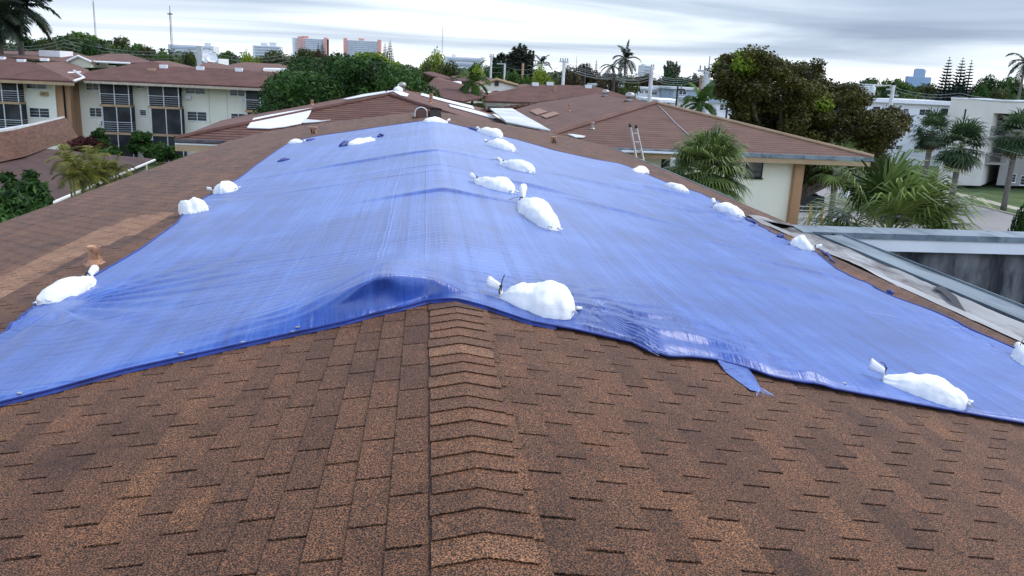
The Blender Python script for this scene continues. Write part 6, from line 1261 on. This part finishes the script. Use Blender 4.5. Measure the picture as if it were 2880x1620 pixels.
r2 = np.random.RandomState(5); n = 130000; wg = (C[:, 3] ** .9) / (C[:, 1] ** .6); k = r2.choice(len(C), n, p=wg / wg.sum()); d = unit(r2.normal(size=(n, 3))); c = C[k, :3] + d * C[k, 3:6] * (1 - .3 * r2.rand(n)[:, None])
nr = unit(d + r2.normal(0, .5, (n, 3)) + [0, -.2, .4]); a = unit(np.cross(nr, r2.normal(size=(n, 3)))); b_ = np.cross(nr, a); s = (.18 + C[k, 1] * .0022)[:, None] * r2.uniform(.6, 1.3, (n, 1))
V = np.stack([c - a * s, c + b_ * s * .6, c + a * s, c - b_ * s * .6], 1).reshape(-1, 3)
wood = npmesh('distant_woods', V, np.arange(4 * n).reshape(-1, 4), np.clip(C[k, 6] + r2.normal(0, .15, n), 0, 1), L_FAR); tag(wood, 'wooded flat suburbs reaching to the horizon', 'woods', kind='stuff')

# ================================================================== poles and wires
def upole(label, px, pyt, pxb, pyb, Y, r, m=M_CONC, arms=(), top=None, group='utility poles along the street'):
    T = D(px, pyt, Y); B_ = D(pxb, pyb, Y); sl = (T - B_) / (T.z - B_.z); B0 = T - sl * T.z; B0.y = Y; T.y = Y
    o = thing('utility_pole', (T.x, Y, 0), label, 'utility pole', group); b = MB(); b.tube([(T.x, Y, 0), (T.x, Y, T.z)], [r * 1.5, r], 8); b.build('pole', m, o, True)
    for (py, xa, xb, ins) in arms:
        z = D(px, py, Y).z; x0, x1 = D_z(xa, Y, z).x, D_z(xb, Y, z).x; b = MB(); b.box((x0, Y - .12, z - .08), (x1, Y, z + .08)); a = b.build('crossarm', m, o)
        for i in range(ins):
            x = x0 + (x1 - x0) * (i + .5) / ins; b = MB(); b.lathe([(.03, 0), (.07, .08), (.05, .12), (.08, .2), (.05, .26), (.07, .33), (.02, .36)], (x, Y - .06, z + .08), 7); q = b.build('insulator', M_WIRE, None, True); q.parent = a
    return o, T
TOPS = {}
for key, a in {'a': ('thin bare concrete pole, first from the left behind the pale office slab', 1358, 164, 1358, 192, 150, .13, M_CONC, [(166, 1352, 1364, 2)]),
 'b': ('pale pole with small bracket head between the office slab and casuarina', 1382, 158, 1382, 202, 130, .15, M_CONC, [(160, 1376, 1390, 3)]),
 'c': ('short pale pole with one side arm below the smaller casuarina', 1420, 179, 1420, 211, 125, .13, M_CONC, [(180, 1398, 1420, 1)]),
 'd': ('tan pole standing below the tall dark casuarina', 1471, 178, 1471, 208, 120, .16, M_TANW, []),
 'e': ('slim concrete pole with a long crossarm beside the small palm head', 1520, 181, 1519, 236, 108, .14, M_CONC, [(183, 1500, 1540, 4)]),
 'f': ('concrete pole with four upright insulators against the brown dome tree', 1587, 170, 1583, 238, 100, .17, M_CONC, [(174, 1573, 1599, 4)]),
 'g': ('black wooden pole with crossarm against the dark brown trees', 1646, 191, 1645, 240, 110, .13, M_WOOD, [(193, 1630, 1664, 3)]),
 'h': ('black wooden pole with long pale crossarm below the coconut palm', 1728, 208, 1726, 252, 92, .15, M_WOOD, [(211, 1708, 1748, 3)]),
 'i': ('slender leaning concrete pole in front of the white low-rise', 1834, 188, 1831, 268, 88, .19, M_CONC, [(193, 1829, 1840, 2)]),
 'j': ('thickest concrete pole with two crossarms and a thin mast on top', 1990, 192, 1988, 285, 70, .27, M_CONC, [(200, 1962, 2024, 5), (226, 1975, 2000, 2)]),
 'k': ('tan wooden pole stub just left of the thickest concrete pole', 1974, 212, 1973, 262, 74, .18, M_TANW, []),
 'l': ('thin black street pole in front of the grey-blue low house', 1907, 238, 1903, 297, 80, .09, M_WOOD, [(252, 1905, 1925, 1)]),
 'm': ('thin black pole right of the white house with the blue roof', 2051, 248, 2049, 282, 78, .09, M_WOOD, [(250, 2040, 2062, 2)]),
 'n': ('white concrete pole with slanted arms above the white block roof', 2513, 240, 2506, 300, 88, .22, M_CONC, [(252, 2492, 2512, 1), (268, 2496, 2526, 2)])}.items():
    o, T = upole(*a[:8], arms=a[8]); TOPS[key] = T
    if key == 'j': b = MB(); b.tube([(T.x + .1, 70, T.z), (T.x + .1, 70, D(1999, 158, 70).z)], .035, 5); b.build('mast', M_TOWER, o)
    if key == 'n':
        for q in ((2430, 259), (2455, 255)): P = D(*q, 87.5); b = MB(); b.lathe([(.22, -.5), (.26, -.4), (.26, .3), (.12, .42), (.06, .6)], P, 10); b.build('transformer', M_MEMB2, o, True); b = MB(); b.tube([P + Vector((0, 0, .5)), D(2506, 240, 88)], .06, 4); b.build('arm', M_CONC, o)
def wires(label, pts, sag=1.0, r=.035, offs=(0,), group='overhead power lines'):
    for k, of in enumerate(offs):
        b = MB(); P = [D(px, py + of, Y) for px, py, Y in pts]; path = []
        for i in range(len(P) - 1):
            for j in range(12): f = j / 12; q = P[i].lerp(P[i + 1], f); q.z -= sag * 4 * f * (1 - f); path.append(q)
        path.append(P[-1]); b.tube(path, r, 4); o = b.build('power_line', M_WIRE); tag(o, label[k] if not isinstance(label, str) else label, 'power line', group)
wires(['highest wire between the insulator pole and the thickest pole', 'second wire between the insulator pole and the thickest pole', 'third wire of the bundle right of centre', 'lowest wire of the bundle right of centre'], [(1590, 176, 100), (1830, 200, 88), (1985, 200, 70)], .7, .022, (0, 5, 11, 17))
wires(['wire running left from the insulator pole to the thin poles', 'lower wire from the insulator pole to the thin poles'], [(1583, 182, 100), (1520, 186, 108), (1420, 186, 125), (1358, 176, 150)], .5, .022, (0, 14))
wires(['upper wire across the dark trees to the long crossarm pole', 'lower wire across the dark trees to the long crossarm pole'], [(1592, 184, 100), (1728, 211, 92), (1833, 215, 88)], .5, .022, (0, 7))
wires(['topmost wire across the left treetops', 'middle wire across the left treetops', 'lowest wire across the left treetops'], [(-60, 112, 140), (180, 112, 140), (560, 138, 140), (820, 150, 140)], 1.0, .028, (0, 9, 20))
wires(['long sagging wire crossing above the beige block roof', 'lower long wire touching the beige block roof line'], [(2515, 245, 88), (2700, 262, 80), (2960, 274, 72)], .4, .022, (0, 8))
wires(['thin service wire crossing the white block towards the street', 'second thin service wire in front of the beige wall'], [(2500, 318, 88), (2700, 375, 75), (2960, 450, 62)], .3, .015, (0, 24))
wires(['wire dropping right from the thickest pole past the bronze tree'], [(1990, 226, 70), (2070, 244, 78), (2140, 262, 84)], .3, .022)

# ================================================================== things on the ground at the right
def globe_lamp(label, px, py, Y, r):
    P = D(px, py, Y); o = thing('street_lamp', (P.x, Y, 0), label, 'street lamp', 'globe street lamps'); b = MB(); b.tube([(P.x, Y, 0), (P.x, Y, P.z - r)], r * .22, 8); b.build('post', M_BLK, o, True)
    b = MB(); b.lathe([(r * math.sin(math.pi * i / 10) + .001, -r * math.cos(math.pi * i / 10)) for i in range(11)], P, 16); b.build('globe', M_WHITE, o, True); b = MB(); b.lathe([(r * .35, -r * 1.15), (r * .5, -r * .9), (r * .4, -r * .8)], P, 10); b.build('collar', M_BLK, o); return o
globe_lamp('small white globe lamp on a black post near the green verge under the eave', 2263, 525, 72, .20); globe_lamp('large white globe lamp half hidden by the biggest fan palm fronds', 2388, 586, 31, .20)
P = G(2268, 597); o = thing('dumpster', P, 'black open dumpster behind the yellow-posted rack', 'dumpster'); b = MB()
x0, x1, y0, y1 = P.x - 1.0, P.x + 1.4, P.y, P.y + 1.4
for q in (((x0, y0, .15), (x1, y0 + .05, 1.3)), ((x0, y1, .15), (x1, y1 + .05, 1.35)), ((x0, y0 + .05, .15), (x0 + .05, y1, 1.3)), ((x1 - .05, y0 + .05, .15), (x1, y1, 1.3)), ((x0, y0 + .05, .15), (x1, y1, .2))): b.box(*q)
b.build('bin', M_BLK, o)
b = MB(); b.slab([(x0, y1 + .05, 1.4), (x1, y1 + .05, 1.4), (x1, y1 + .9, .9), (x0, y1 + .9, .9)], .05); b.build('lid', mat('dark_lid', (.05, .05, .055), .5), o)
b = MB(); b.box((x0 + .5, y1 + .2, 1.25), (x0 + 1.3, y1 + .8, 1.5)); b.build('yellow_bag', mat('yellow_paint', (.75, .42, .02), .5, (.6, .33, .02), 3), o)
M_YEL = bpy.data.materials['yellow_paint']
P = G(2236, 648); o = thing('storage_rack', P, 'yellow-posted rack of white rails standing by the brown pillar', 'rack')
w = 2.0
for i in range(3): b = MB(); b.box((P.x + i * w / 2 * .9, P.y, 0), (P.x + i * w / 2 * .9 + .13, P.y + .1, 1.9)); b.build('post', M_YEL, o)
for i in range(6): b = MB(); b.box((P.x + .13, P.y + .02, .25 + i * .29), (P.x + w, P.y + .07, .31 + i * .29)); b.build('rail', M_RAIL, o)
P = G(2398, 575); o = thing('utility_box', P, 'white louvred utility cabinet behind the palm trunk by the street', 'cabinet'); b = MB(); b.box((P.x - .6, P.y, 0), (P.x + .6, P.y + .8, 1.7)); b.build('cabinet', M_WHITE, o)
b = MB(); [b.box((P.x - .5, P.y - .02, .5 + i * .25), (P.x + .5, P.y, .56 + i * .25)) for i in range(5)]; b.build('louvres', M_DARK, o); b = MB(); b.box((P.x - .65, P.y - .05, 1.7), (P.x + .65, P.y + .85, 1.76)); b.build('lid', M_MEMB2, o)
b = MB(); q0, q1, q2, q3 = G(2225, 600), G(2400, 600), G(2420, 520), G(2300, 480); b.quad(*[(q.x, q.y, .004) for q in (G(2150, 660), G(2480, 680), G(2520, 470), G(2300, 455))]); tag(b.build('parking_lot', M_ROAD), kind='structure')
P = D(430, 456, 80); o = thing('paver', (P.x, 80, 0), 'small tan concrete pad with a rounded corner on the lawn by the low roof tip', 'slab'); b = MB(); b.slab([G(436, 444, .1), G(446, 444, .1), G(452, 456, .1), G(437, 457, .1)], .1); b.build('pad', M_TAN, o)
